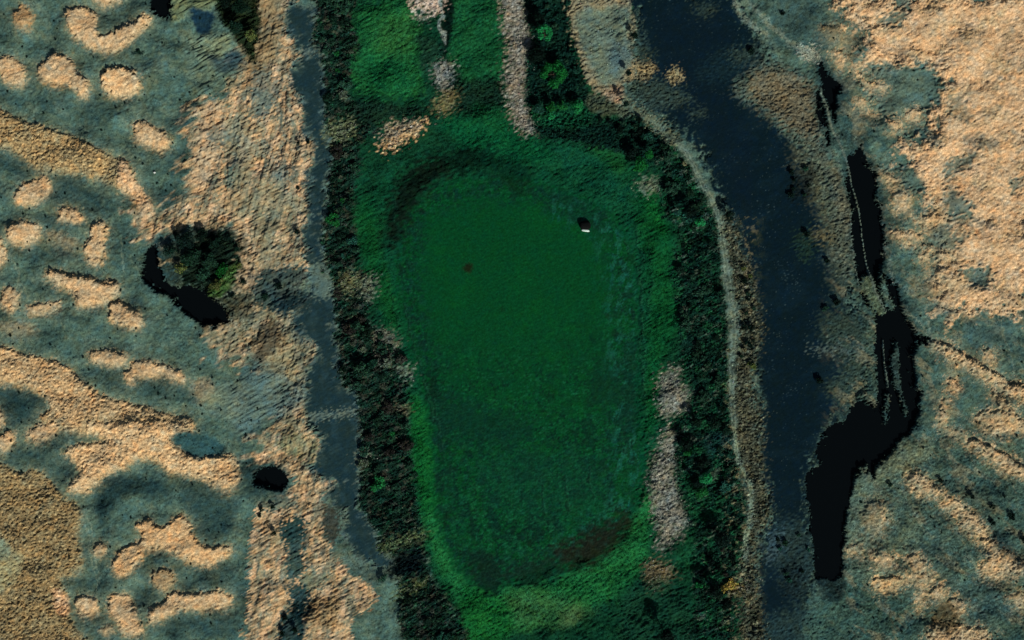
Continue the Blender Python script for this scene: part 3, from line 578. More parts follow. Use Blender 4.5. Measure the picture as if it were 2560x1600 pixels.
for pts, kw in (
    (T(3,0,(465,370),(530,358),(558,430),(520,465),(480,420)), dict(h=.3)),
    (T(3,0,(390,210),(450,180),(540,210),(590,300),(500,290),(420,260)), dict(h=.2, op=.55, soft=12, col=(150,128,92))),
    (T(3,0,(635,705),(700,720),(690,785),(650,770)), dict(h=.3, op=.8)),
    (T(3,0,(725,795),(790,805),(780,830)), dict(h=.2, op=.8)),
    (T(3,0,(975,800),(1065,785),(1065,840),(985,850)), dict(h=.4)),
    (T(3,0,(865,860),(935,865),(925,910),(860,895)), dict(h=.4)),
    (T(3,0,(615,480),(700,570),(825,605),(825,645),(760,635),(680,580),(620,520)), dict(h=.3)),
    (T(3,0,(800,1220),(900,1260),(940,1330),(860,1320)), dict(h=.2, op=.7)),
    (T(3,0,(880,1380),(990,1380),(1000,1500),(900,1490)), dict(h=.2, op=.8)),
    (T(3,1,(860,130),(1000,140),(1100,150),(1060,200),(930,190)), dict(h=.3)),
    (T(3,1,(1060,60),(1200,-10),(1240,60),(1130,80)), dict(h=.3, op=.8)),
    (T(3,1,(1080,290),(1130,250),(1130,340),(1090,360)), dict(h=.3, op=.8)),
    (T(3,1,(1190,275),(1290,290),(1260,350),(1200,330)), dict(h=.3, op=.9)),
    (T(3,1,(1130,440),(1250,470),(1340,470),(1400,520),(1300,560),(1150,560)), dict(h=.2, op=.6, soft=14)),
    (T(3,1,(1160,920),(1250,925),(1350,985),(1500,1075),(1650,1165),(1840,1255),(1840,1330),(1720,1290),(1580,1195),(1450,1120),(1350,1070),(1250,1000)), dict(h=.9, tus=.12)),
    (T(3,1,(1515,980),(1570,955),(1600,1040),(1540,1060)), dict(h=.4, op=.9)),
    (T(3,1,(1265,1190),(1320,1175),(1345,1240),(1290,1265)), dict(h=.4)),
    (T(3,1,(1215,1340),(1262,1345),(1240,1485),(1200,1470)), dict(h=.3, op=.8)),
    (T(3,1,(1590,1255),(1660,1320),(1730,1400),(1840,1520),(1790,1530),(1680,1450),(1610,1340)), dict(h=.5)),
    (T(3,1,(1480,1440),(1560,1400),(1700,1410),(1800,1520),(1600,1560),(1500,1500)), dict(h=.4, op=.85)),
    (T(3,2,(1000,335),(1060,325),(1130,390),(1190,430),(1260,490),(1330,510),(1400,590),(1500,650),(1560,790),(1520,820),(1450,750),(1370,705),(1350,640),(1240,555),(1190,485),(1060,455),(990,410)), dict(h=.4, op=.9, mot=.3, tus=.13)),
    (T(3,2,(1500,790),(1560,800),(1640,850),(1750,930),(1800,1000),(1700,1045),(1580,1085),(1500,1010),(1540,900)), dict(h=.4, op=.85, mot=.3, tus=.13)),
    (T(3,2,(1405,100),(1500,105),(1620,175),(1830,300),(1830,370),(1740,325),(1640,275),(1530,195),(1430,135)), dict(h=.8)),
    (T(3,2,(720,530),(790,540),(835,660),(800,720),(760,780),(720,740),(670,670)), dict(h=.3, op=.65, soft=9, mot=.3)),
    (T(3,2,(755,1085),(840,1065),(960,1085),(870,1135),(800,1155),(760,1115)), dict(h=.5, col=(214,180,128))),
    (T(3,2,(1010,905),(1090,940),(1115,1000),(1050,1035),(1005,980)), dict(h=.4, op=.9)),
    (T(3,2,(1055,1090),(1092,1090),(1092,1275),(1058,1265)), dict(h=.2, op=.7)),
    (T(3,2,(1140,1140),(1225,1115),(1222,1190),(1150,1195)), dict(h=.3)),
    (T(3,2,(1265,1220),(1350,1215),(1385,1290),(1320,1315)), dict(h=.4, op=.9)),
    (T(3,2,(1150,1430),(1220,1380),(1350,1400),(1530,1440),(1520,1540),(1150,1540)), dict(h=.4, op=.85, mot=.38, tus=.14)),
    (T(3,2,(730,880),(850,910),(915,975),(800,975),(740,930)), dict(h=.3, op=.8, mot=.35)),
    (T(3,2,(560,865),(650,830),(665,885),(600,895)), dict(h=.3, op=.75)),
    (T(3,2,(980,1020),(1180,1060),(1100,1110),(980,1080)), dict(h=.2, op=.5)),
    (T(3,2,(1690,1200),(1820,1180),(1830,1300),(1740,1260)), dict(h=.3, op=.6)),
    (T(3,2,(1560,-30),(1690,-30),(1680,40),(1600,30)), dict(h=.3, op=.8)),
    (T(3,2,(1240,20),(1340,20),(1400,70),(1300,60)), dict(h=.2, op=.5)),
): mound(pts, patchy=1.0, **kw)
for pts, c, o, s in (
    (T(3,2,(1220,1230),(1330,1280),(1330,1420),(1220,1440),(1150,1380)), (74,66,44), .8, 12),
    (T(3,2,(1360,440),(1560,460),(1590,700),(1490,640),(1400,560)), (58,74,64), .7, 14),
    (T(3,2,(1570,740),(1660,770),(1760,890),(1800,1010),(1700,930),(1600,850)), (34,56,56), .85, 9),
    (T(3,2,(1080,850),(1200,810),(1210,880),(1110,920)), (48,70,68), .75, 10),
    (T(3,2,(800,300),(900,330),(1000,480),(1060,640),(980,620),(860,460)), (62,88,80), .6, 16),
    (T(3,2,(700,240),(1100,110),(1150,200),(1000,300),(760,370)), (104,112,86), .6, 16),
    (T(3,2,(560,560),(720,300),(800,620),(760,860),(560,860)), (84,104,90), .6, 18),
    (T(3,2,(1350,1160),(1600,1100),(1700,1300),(1500,1400)), (60,86,82), .6, 24),
    (T(3,1,(1380,800),(1500,780),(1700,780),(1720,960),(1560,930),(1400,930)), (62,88,84), .7, 16),
    (T(3,0,(0,240),(200,280),(340,160),(360,40),(240,-20),(100,-20),(40,80)), (52,74,70), .7, 18),
): area(pts, c, soft=s, op=o, en=5, hea=1)
# dunes between flat and ditch
area([(1840,230),(1862,195),(1900,160),(1950,165),(2000,185),(2040,215),(2046,250),(2042,280),(2055,320),(2060,355),(2080,400),(2110,470),(2128,540),(2135,600),(2120,680),(2100,640),(2090,560),(2075,500),(2050,430),(2010,370),(1970,330),(1910,280)], (76,86,74), soft=22, en=8, tus=.12, mot=.34, tan=.08, h=.3)
area([(1880,200),(1920,180),(1980,190),(2030,230),(2035,280),(2040,330),(2000,330),(1950,300),(1890,250)], (108,100,77), soft=20, op=.75, en=6, tus=.12, mot=.26)
area([(2080,420),(2115,480),(2125,580),(2100,560)], (98,98,78), soft=12, op=.7)
area(T(3,0,(200,355),(255,315),(350,350),(375,425),(310,435),(230,390)), (142,150,132), soft=7, en=6, enw=9, mot=.35, stone=.8)
for pts, w_ in (([(1832,-10),(1850,30),(1880,65),(1920,88)], 5), ([(1878,10),(1920,60),(1955,85),(1985,115),(2020,128),(2043,146)], 5), ([(2148,700),(2290,800),(2330,856),(2340,880)], 1.4), ([(2200,560),(2230,700),(2310,760),(2330,880)], 1.2)):
    Wl, dl = ldist(pts, w_); put(Wl, sstep(-4, 3, dl + 2 * nz(9, 91)[Wl]) * .6, (122,136,118), stone=.3)
# faint trails across the heath
for pts in (T(0,2,(480,0),(520,120)), T(0,2,(610,620),(650,800),(700,1100),(720,1260)), T(0,2,(640,620),(690,880),(720,1100)), T(0,1,(60,180),(120,330),(200,560),(250,640)), T(0,1,(150,440),(180,600)), T(0,1,(880,180),(900,430)), T(3,1,(1560,390),(1700,1000),(1740,1200)), T(3,2,(1010,560),(1090,720),(1180,800)), T(3,2,(1310,700),(1500,1080)), T(3,1,(1130,760),(1160,920))):
    Wl, dl = ldist(pts, 1.0); put(Wl, sstep(-2.2, .8, dl) * .45, (128,142,118))

# ------------------------------------------------------------------ standing water: ditches and ponds
TAR = (8,14,14)
def carve(pts, depth=1.6, soft=4.0, level=None, keep=()):
    W, d = sdf(pts, pad=30, warp=.9)
    d = d + 1.8 * nz(8, 112)[W]
    put(W, sstep(-16, 2, d) * .6, (30,48,48))
    d = d - 5 * sstep(800, 640, Y[W]) * (X[W] > 1900)
    d = d - 9 * sstep(.9, 2.0, fb(40, 113)[W]) * sstep(30, 0, d)
    ring = (d < -3) & (d > -16)
    lv = float(np.percentile(Z[W][ring], 8)) - 0.45 if level is None else level
    m = sstep(-soft, soft, d)
    for kp, o in keep:
        K = np.zeros((NY, NX), np.float32)
        if o == 'line': Wk, dk = ldist(kp[0], kp[1], warp=.12)
        else: Wk, dk = sdf(kp, pad=16, warp=.5)
        K[Wk] = sstep(-3, 3, dk + (.8 if o == 'line' else 2.5) * nz(9, 111)[Wk])
        m = m * (1 - K[W])
    Z[W] += m * (lv - depth - Z[W])
    put(W, m, TAR, tus=.0, st=0, mot=.1, tan=0, hea=0, bush=0, grs=0, stone=0)
    return lv
D1 = T(3,0,(350,450),(380,428),(440,530),(525,580),(520,650),(500,720),(495,800),(480,880),(450,860),(425,780),(400,700),(375,640),(372,560))
D2 = T(3,0,(335,652),(368,645),(400,740),(430,870),(452,1000),(410,1050),(400,920),(365,870),(335,770))
D3 = [(2115,455)] + T(3,0,(560,1130),(560,1110),(600,1090),(630,1030),(660,1020),(685,1090),(700,1150),(795,1235),(780,1330),(765,1400)) + T(3,1,(800,-60),(830,150),(830,300),(800,400),(845,450),(910,500),(922,620),(960,700),(995,780),(1060,860),(1115,885),(1135,935),(1040,905),(1030,1100),(1040,1230),(1085,1260),(1060,1350),(1040,1512)) + T(3,2,(920,110),(870,180),(800,230),(762,290),(742,350),(720,330),(690,260),(640,320),(600,400),(570,560),(540,700),(525,900),(515,1055),(350,1062),(340,900),(300,600),(268,380),(300,315),(350,280),(350,180),(380,100),(430,0)) + T(3,1,(560,1460),(620,1345),(690,1325),(768,1385),(780,1200),(765,900),(768,700),(690,640),(640,500),(610,350),(590,200),(582,0))
RA = T(3,0,(372,645),(415,760),(450,900),(520,1050),(560,1140),(600,1330),(650,1512))
RA2 = T(3,1,(650,0),(680,250),(710,420),(760,560),(830,690))
k3 = [((RA, 3.4), 'line'), ((RA2, [3,3,3.6,5,4]), 'line'),
      (T(3,1,(690,430),(735,450),(790,580),(838,700),(800,720),(730,680),(690,600),(640,520),(660,440)), 'poly'),
      (T(3,1,(780,420),(830,480),(870,600),(902,665),(870,695),(820,640),(790,560)), 'poly'),
      ((T(3,1,(815,900),(825,1060),(850,1230)), [3,3,4]), 'line'),
      (T(3,1,(900,890),(930,960),(935,1100),(950,1250),(992,1400),(960,1440),(930,1300),(880,1200),(865,1050),(885,950)), 'poly'),
      (T(3,1,(828,1300),(862,1290),(855,1440),(820,1490)), 'poly')]
area([(596,1160),(640,1148),(700,1160),(716,1205),(690,1240),(620,1238)], (36,58,56), soft=18, en=8, op=.85, tan=0)
PONDS = []
for pts, kw in (
    (D1, dict(label='black wedge of ditch water beside the pale rocks at the north end', keep=[((RA, 3.2), 'line')])),
    (D2, dict(label='thin dark sliver of water west of the pale dike', keep=[((RA, 3.2), 'line')])),
    (D3, dict(label='long black ditch of still water along the east side of the dark flat', keep=k3, depth=1.9)),
    (T(0,0,(1090,-40),(1220,-40),(1210,140),(1150,130),(1100,90)), dict(label='black pond cut off by the top edge beside the olive bank')),
    (T(0,1,(1090,225),(1050,290),(1028,380),(1040,490),(1110,545),(1250,610),(1300,680),(1400,755),(1500,802),(1570,790),(1640,750),(1620,690),(1560,640),(1500,580),(1400,535),(1310,515),(1290,540),(1210,500),(1165,435),(1132,335),(1130,250)), dict(label='black crescent pond curling round the dark tree clump', depth=1.5)),
    (T(1,2,(10,300),(100,290),(180,308),(206,380),(180,455),(80,430),(0,410)), dict(label='small round black pond on the combed tan slope')),
):
    lab = kw.pop('label'); lv = carve(pts, **kw); PONDS.append((pts, lv, lab))
area(T(1,2,(1010,890),(1150,880),(1182,960),(1160,1052),(940,1055),(950,1000)), (10,22,24), soft=12, en=8, op=.95, mot=.4, bush=.3)
area(T(1,2,(270,1260),(385,1230),(370,1330),(300,1400),(240,1350)), (16,36,38), soft=12, en=8, op=.95, mot=.4, bush=.2)
# crumbled mossy ground inside the ditch margins
area(T(3,1,(690,430),(735,450),(790,580),(838,700),(800,720),(730,680),(690,600),(660,500)), (78,92,70), soft=5, op=.85, en=6, enw=8, mot=.5)
area(T(3,1,(780,420),(830,480),(870,600),(902,665),(870,695),(820,640),(790,560)), (70,92,80), soft=5, op=.8, en=6, enw=8, mot=.5)
area(T(3,1,(900,890),(930,960),(935,1100),(950,1250),(992,1400),(960,1440),(930,1300),(880,1200),(865,1050),(885,950)), (46,64,60), soft=5, op=.8, en=6, enw=8, mot=.6)
for pts, w_ in ((RA, 2.6), (RA2, [2.4,2.4,3,4,3]), (T(3,1,(815,900),(825,1060),(850,1230)), 2.4)):
    Wl, dl = ldist(pts, w_, warp=.12); put(Wl, sstep(-2, 1, dl), (66,82,72), mot=.3)
for pts, w_ in ((RA, 1.3), (RA2, 1.5), (T(3,1,(815,900),(825,1060),(850,1230)), 1.2), (T(3,0,(500,1140),(500,1270)), 1.2), (T(3,1,(585,0),(592,200),(612,350),(640,500)), 1.2)):
    Wl, dl = ldist(pts, w_, warp=.12); put(Wl, sstep(-2.6, 1.0, dl) * .38, (116,130,116))
area(T(3,0,(490,880),(560,860),(640,960),(720,900),(740,960),(650,1010),(580,1080),(520,1010)), (56,80,74), soft=8, op=.7, mot=.4)
area(T(3,2,(350,1060),(515,1055),(560,1130),(480,1250),(400,1230),(360,1140)), (22,38,40), soft=10, op=.85, mot=.4)
area(T(0,1,(1110,205),(1230,150),(1330,110),(1430,130),(1340,240),(1300,400),(1290,505),(1200,480),(1140,400),(1110,300)), (40,66,66), soft=6, op=.85, mot=.2)
Wl, dl = ldist(T(0,1,(1125,340),(1150,355),(1200,350),(1300,345)), [7,5,2.5,2]); put(Wl, sstep(-3, 2, dl) * .9, (176,160,122))
area([(425,600),(470,575),(540,565),(600,580),(620,640),(600,700),(580,770),(540,760),(500,730),(430,700)], (44,54,42), soft=22, en=10, op=.8, st=.12, mot=.45)
area(T(0,1,(1340,250),(1460,165),(1610,130),(1690,220),(1690,420),(1620,500),(1540,585),(1400,530),(1315,490),(1320,330)), (20,34,26), soft=7, en=6, st=.2, mot=.4, bush=.7, hea=0, tan=0)
area(T(0,1,(1490,560),(1600,440),(1690,330),(1680,440),(1640,540),(1560,600)), (60,88,44), soft=8, op=.8)

# ------------------------------------------------------------------ surface relief and colour grain
g1 = nz(9, 201, 20, 1.7); g2 = nz(16, 202, 20, 1.6); g3 = nz(5.5, 203)
ridg = 1.0 - np.abs(nz(15, 204, 15, 1.4)) * 1.1
Z += TUS * (0.75 * g1 + 0.55 * g2 + 0.35 * g3 + 0.55 * ridg)
s1 = nz(7.5, 205, 29, 6.0); s2 = nz(15, 206, 29, 6.0)
Z += STR * (0.7 * s1 + 0.7 * s2)
mm = 0.55 * nz(7, 211) + 0.55 * nz(14, 212, 20, 1.6) + 0.45 * g3
strm = np.clip(STR / 0.2, 0, 1)
mm = mm * (1 - 0.6 * strm) + strm * 0.9 * (0.6 * nz(8, 213, 29, 6) + 0.6 * nz(20, 214, 29, 6))
C *= np.exp(MOT * mm - 0.5 * MOT * MOT)[..., None]
# faint hue drift between warm and cool plants
hd = nz(26, 221) * 0.05 + nz(80, 222) * 0.04
C[..., 0] *= np.exp(hd); C[..., 2] *= np.exp(-hd)
C *= (1 - .5 * np.clip(HEA, 0, 1) * sstep(1.2, 2.2, nz(7, 231)) * sstep(-1.2, .6, fb(90, 232)))[..., None]
C = np.clip(C, 0.0006, 0.8)
in_lake = np.zeros((NY, NX), np.float32); in_lake[LAKE_W] = sstep(-36, 0, LAKE_D)

# ------------------------------------------------------------------ ground meshes
def axis(n_in, lo, hi):
    core = np.arange(lo - 120, hi + 120 + 1e-3, ST)
    ext = []; s = ST; p = 0.0
    while p < 24000:
        s *= 1.13; p += s; ext.append(p)
    ext = np.array(ext)
    return np.concatenate([core[0] - ext[::-1], core, core[-1] + ext])
ax_ = axis(NX, 0, 2560); ay_ = axis(NY, 0, 1600)
def mirror(a, L):
    a = np.mod(a, 2 * L); return np.where(a > L, 2 * L - a, a)
fx = mirror(ax_, 2560) / ST; fy = mirror(ay_, 1600) / ST
ix = np.clip(fx.astype(int), 0, NX - 2); iy = np.clip(fy.astype(int), 0, NY - 2)
tx = (fx - ix).astype(np.float32); ty = (fy - iy).astype(np.float32)
def samp(A):
    a = A[iy][:, ix]; b_ = A[iy][:, ix + 1]; c_ = A[iy + 1][:, ix]; d_ = A[iy + 1][:, ix + 1]
    if A.ndim == 3: u, v = tx[None, :, None], ty[:, None, None]
    else: u, v = tx[None, :], ty[:, None]
    return (a * (1 - u) + b_ * u) * (1 - v) + (c_ * (1 - u) + d_ * u) * v
ZM = samp(Z).astype(np.float32); CM = samp(C).astype(np.float32)
GXm, GYm = np.meshgrid(ax_, ay_)
VX = ((GXm - 1280) * PX).astype(np.float32); VY = ((800 - GYm) * PX).astype(np.float32)
ny, nx = ZM.shape
zi = ZONE[np.clip(np.rint(fy).astype(int), 0, NY - 1)][:, np.clip(np.rint(fx).astype(int), 0, NX - 1)]
zf = zi[:-1, :-1]
idx = np.arange(ny * nx, dtype=np.int32).reshape(ny, nx)
q = np.stack([idx[1:, :-1], idx[1:, 1:], idx[:-1, 1:], idx[:-1, :-1]], -1).reshape(-1, 4)
zf = zf.reshape(-1)
flatV = np.stack([VX, VY, ZM], -1).reshape(-1, 3); flatC = CM.reshape(-1, 3)

def mesh_from(name, verts, faces, cols=None, mat=None, smooth=True):
    me = bpy.data.meshes.new(name)
    nv, nf = len(verts), len(faces); k = faces.shape[1]
    me.vertices.add(nv); me.vertices.foreach_set('co', np.ascontiguousarray(verts, np.float32).ravel())
    me.loops.add(nf * k); me.loops.foreach_set('vertex_index', np.ascontiguousarray(faces, np.int32).ravel())
    me.polygons.add(nf); me.polygons.foreach_set('loop_start', np.arange(0, nf * k, k, dtype=np.int32))
    try: me.polygons.foreach_set('loop_total', np.full(nf, k, np.int32))
    except Exception: pass
    me.update(calc_edges=True)
    if smooth: me.polygons.foreach_set('use_smooth', np.ones(nf, bool))
    if cols is not None:
        at = me.color_attributes.new('Col', 'FLOAT_COLOR', 'POINT')
        at.data.foreach_set('color', np.concatenate([cols, np.ones((nv, 1), np.float32)], 1).astype(np.float32).ravel())
    if mat: me.materials.append(mat)
    return me
def link(name, me, parent=None):
    o = bpy.data.objects.new(name, me); COL.objects.link(o)
    if parent: o.parent = parent
    return o

# materials
def mat_cover(name, rough=1.0, spec=0.0, n_scale=3.0, n_amt=0.25, bump=0.2, bdist=0.06):
    m = bpy.data.materials.new(name); m.use_nodes = True; nt = m.node_tree; N = nt.nodes; L = nt.links
    p = N['Principled BSDF']; p.inputs['Roughness'].default_value = rough; p.inputs['Specular IOR Level'].default_value = spec
    a = N.new('ShaderNodeVertexColor'); a.layer_name = 'Col'
    g = N.new('ShaderNodeNewGeometry')
    n = N.new('ShaderNodeTexNoise'); n.inputs['Scale'].default_value = n_scale; n.inputs['Detail'].default_value = 4
    L.new(g.outputs['Position'], n.inputs['Vector'])
    r = N.new('ShaderNodeMapRange'); r.inputs[1].default_value = .25; r.inputs[2].default_value = .75
    r.inputs[3].default_value = 1 - n_amt; r.inputs[4].default_value = 1 + n_amt
    L.new(n.outputs['Fac'], r.inputs[0])
    mx = N.new('ShaderNodeVectorMath'); mx.operation = 'SCALE'
    L.new(a.outputs['Color'], mx.inputs[0]); L.new(r.outputs[0], mx.inputs['Scale'])
    L.new(mx.outputs[0], p.inputs['Base Color'])
    if bump:
        b_ = N.new('ShaderNodeBump'); b_.inputs['Strength'].default_value = bump; b_.inputs['Distance'].default_value = bdist
        L.new(n.outputs['Fac'], b_.inputs['Height']); L.new(b_.outputs[0], p.inputs['Normal'])
    return m
MAT_G = mat_cover('heath_ground')
MAT_LAKE = mat_cover('algae_water', rough=.6, spec=.02, n_scale=2.2, n_amt=.30, bump=.08, bdist=.04)
MAT_MUD = mat_cover('wet_mud', rough=.8, spec=.02, n_scale=3.5, n_amt=.22, bump=.2, bdist=.05)
MAT_TRK = mat_cover('track_gravel', rough=1.0, spec=.0, n_scale=4.0, n_amt=.2, bump=.3, bdist=.05)
def part_of(zone): 
    f = q[zf == zone]
    u, inv = np.unique(f, return_inverse=True)
    return flatV[u], inv.reshape(-1, 4).astype(np.int32), flatC[u]
for zone, name, mt, lab in ((0, 'ground', MAT_G, None), (1, 'lake', MAT_LAKE, None), (2, 'mudflat', MAT_MUD, None), (3, 'creek_bed', MAT_MUD, None), (4, 'path', MAT_TRK, None)):
    v, f, c = part_of(zone)
    tag(link(name, mesh_from(name, v, f, c, mt)), kind='structure')

def hz(px, py):
    x = float(np.clip(px, 0, 2560)) / ST; y = float(np.clip(py, 0, 1600)) / ST
    i, j = min(int(x), NX - 2), min(int(y), NY - 2); u, v = x - i, y - j
    return float((Z[j, i] * (1 - u) + Z[j, i + 1] * u) * (1 - v) + (Z[j + 1, i] * (1 - u) + Z[j + 1, i + 1] * u) * v)

# water sheets
def mat_water():
    m = bpy.data.materials.new('dark_water'); m.use_nodes = True; N = m.node_tree.nodes; L = m.node_tree.links
    p = N['Principled BSDF']; p.inputs['Base Color'].default_value = (.0016, .0026, .003, 1); p.inputs['Roughness'].default_value = .12
    p.inputs['IOR'].default_value = 1.2; p.inputs['Specular IOR Level'].default_value = .25
    n = N.new('ShaderNodeTexNoise'); n.inputs['Scale'].default_value = 1.5; b_ = N.new('ShaderNodeBump'); b_.inputs['Strength'].default_value = .05
    g = N.new('ShaderNodeNewGeometry'); L.new(g.outputs['Position'], n.inputs['Vector'])
    L.new(n.outputs['Fac'], b_.inputs['Height']); L.new(b_.outputs[0], p.inputs['Normal'])
    return m
MAT_W = mat_water()
for pts, lv, lab in PONDS:
    P = smooth(pts, 2); t_ = np.roll(P, -1, 0) - np.roll(P, 1, 0); t_ /= np.linalg.norm(t_, axis=1, keepdims=True) + 1e-9
    ar = np.sum(P[:, 0] * np.roll(P[:, 1], -1) - np.roll(P[:, 0], -1) * P[:, 1])
    nrm = np.stack([t_[:, 1], -t_[:, 0]], 1) * (1 if ar > 0 else -1)
    P = P + nrm * 5
    me = bpy.data.meshes.new('pond')
    me.from_pydata([(*w2(p[0], p[1]), lv) for p in P], [], [list(range(len(P)))[::(-1 if ar > 0 else 1)]]); me.update()
    me.materials.append(MAT_W)
    o = link('pond', me); tag(o, lab, None, None, 'structure')

# ------------------------------------------------------------------ plants
def mat_leaf(name, col, var=.35, rough=.7):
    m = bpy.data.materials.new(name); m.use_nodes = True; nt = m.node_tree; N = nt.nodes; L = nt.links
    p = N['Principled BSDF']; p.inputs['Roughness'].default_value = rough; p.inputs['Specular IOR Level'].default_value = .03
    a = N.new('ShaderNodeVertexColor'); a.layer_name = 'Col'
    oi = N.new('ShaderNodeObjectInfo')
    hs = N.new('ShaderNodeHueSaturation')
    mr = N.new('ShaderNodeMapRange'); mr.inputs[3].default_value = 1 - var; mr.inputs[4].default_value = 1 + var
    mh = N.new('ShaderNodeMapRange'); mh.inputs[3].default_value = .49; mh.inputs[4].default_value = .51
    L.new(oi.outputs['Random'], mr.inputs[0]); L.new(oi.outputs['Random'], mh.inputs[0])
    rgb = N.new('ShaderNodeVectorMath'); rgb.operation = 'MULTIPLY'
    L.new(a.outputs['Color'], rgb.inputs[0]); c = alb(col); rgb.inputs[1].default_value = (float(c[0]), float(c[1]), float(c[2]))
    L.new(rgb.outputs[0], hs.inputs['Color']); L.new(mr.outputs[0], hs.inputs['Value']); L.new(mh.outputs[0], hs.inputs['Hue'])
    L.new(hs.outputs[0], p.inputs['Base Color'])
    return m
def mat_plain(name, col, rough=.9):
    m = bpy.data.materials.new(name); m.use_nodes = True; nt = m.node_tree; N = nt.nodes; L = nt.links
    p = N['Principled BSDF']; p.inputs['Roughness'].default_value = rough; p.inputs['Specular IOR Level'].default_value = .05
    n = N.new('ShaderNodeTexNoise'); n.inputs['Scale'].default_value = 5; n.inputs['Detail'].default_value = 5
    cr = N.new('ShaderNodeValToRGB'); c = alb(col)
    cr.color_ramp.elements[0].color = (*[float(x * .6) for x in c], 1); cr.color_ramp.elements[1].color = (*[float(min(.9, x * 1.35)) for x in c], 1)
    cr.color_ramp.elements[0].position = .3; cr.color_ramp.elements[1].position = .7
    g = N.new('ShaderNodeNewGeometry'); L.new(g.outputs['Position'], n.inputs['Vector'])
    L.new(n.outputs['Fac'], cr.inputs[0]); L.new(cr.outputs[0], p.inputs['Base Color'])
    b_ = N.new('ShaderNodeBump'); b_.inputs['Strength'].default_value = .5; b_.inputs['Distance'].default_value = .05
    L.new(n.outputs['Fac'], b_.inputs['Height']); L.new(b_.outputs[0], p.inputs['Normal'])
    return m
BARK = mat_plain('bark', (84, 70, 56))

def leaf_cloud(rng, centers, radii, n, size, squash=.75, fill=.35):
    """n leaf-sprays (quads) on and in a set of lobes -> verts, faces, colours"""
    centers = np.asarray(centers, float); radii = np.asarray(radii, float)
    pr = radii ** 2 / np.sum(radii ** 2); k = rng.choice(len(radii), n, p=pr)
    dirs = rng.standard_normal((n, 3)); dirs[:, 2] = np.where(rng.random(n) < .75, np.abs(dirs[:, 2]), dirs[:, 2]); dirs /= np.linalg.norm(dirs, axis=1, keepdims=True)
    rr = radii[k] * (1 - fill * rng.random(n) ** 1.5) * rng.uniform(.85, 1.12, n)
    p = centers[k] + dirs * rr[:, None] * np.array([1, 1, squash])
    nrm = dirs + .75 * rng.standard_normal((n, 3)); nrm /= np.linalg.norm(nrm, axis=1, keepdims=True)
    a = np.cross(nrm, rng.standard_normal((n, 3))); a /= np.linalg.norm(a, axis=1, keepdims=True)
    b_ = np.cross(nrm, a)
    s = size * rng.uniform(.55, 1.3, n)[:, None]
    v = np.stack([p - a * s, p - b_ * s * .5, p + a * s, p + b_ * s * .5], 1).reshape(-1, 3)
    f = np.arange(n * 4, dtype=np.int32).reshape(-1, 4)
    c = np.repeat((rng.uniform(.55, 1.45, (n, 1)) * (1 + .12 * rng.standard_normal((n, 3)))).clip(.2, 2), 4, 0)
    return v, f, c
def tube(path, radii, sides=6):
    V = []; Fc = []
    P = [Vector(p) for p in path]
    for i, p in enumerate(P):
        t_ = (P[min(i + 1, len(P) - 1)] - P[max(i - 1, 0)]).normalized(); a = t_.orthogonal().normalized(); b_ = t_.cross(a)
        for s in range(sides):
            an = 2 * math.pi * s / sides; V.append(p + (a * math.cos(an) + b_ * math.sin(an)) * radii[i])
    for i in range(len(P) - 1):
        for s in range(sides):
            Fc.append((i * sides + s, i * sides + (s + 1) % sides, (i + 1) * sides + (s + 1) % sides, (i + 1) * sides + s))
    return [tuple(v) for v in V], Fc
def join(parts):
    V, Fc, Cc = [], [], []; o = 0
    for v, f, c in parts:
        v = np.asarray(v, float); V.append(v); Fc.append(np.asarray(f, np.int32) + o); o += len(v)
        Cc.append(np.ones((len(v), 3)) if c is None else c)
    return np.concatenate(V), np.concatenate(Fc), np.concatenate(Cc)

LEAF = {k: mat_leaf('leaf_' + k, c) for k, c in {
    'bright': (28,112,58), 'teal': (28,68,54), 'mid': (26,92,44), 'dark': (16,38,28), 'olive': (84,96,52), 'thicket': (32,62,46),
    'purple': (46,48,42), 'grey': (74,88,72), 'yellow': (158,140,72), 'pale': (120,120,88), 'black': (14,32,26)}.items()}

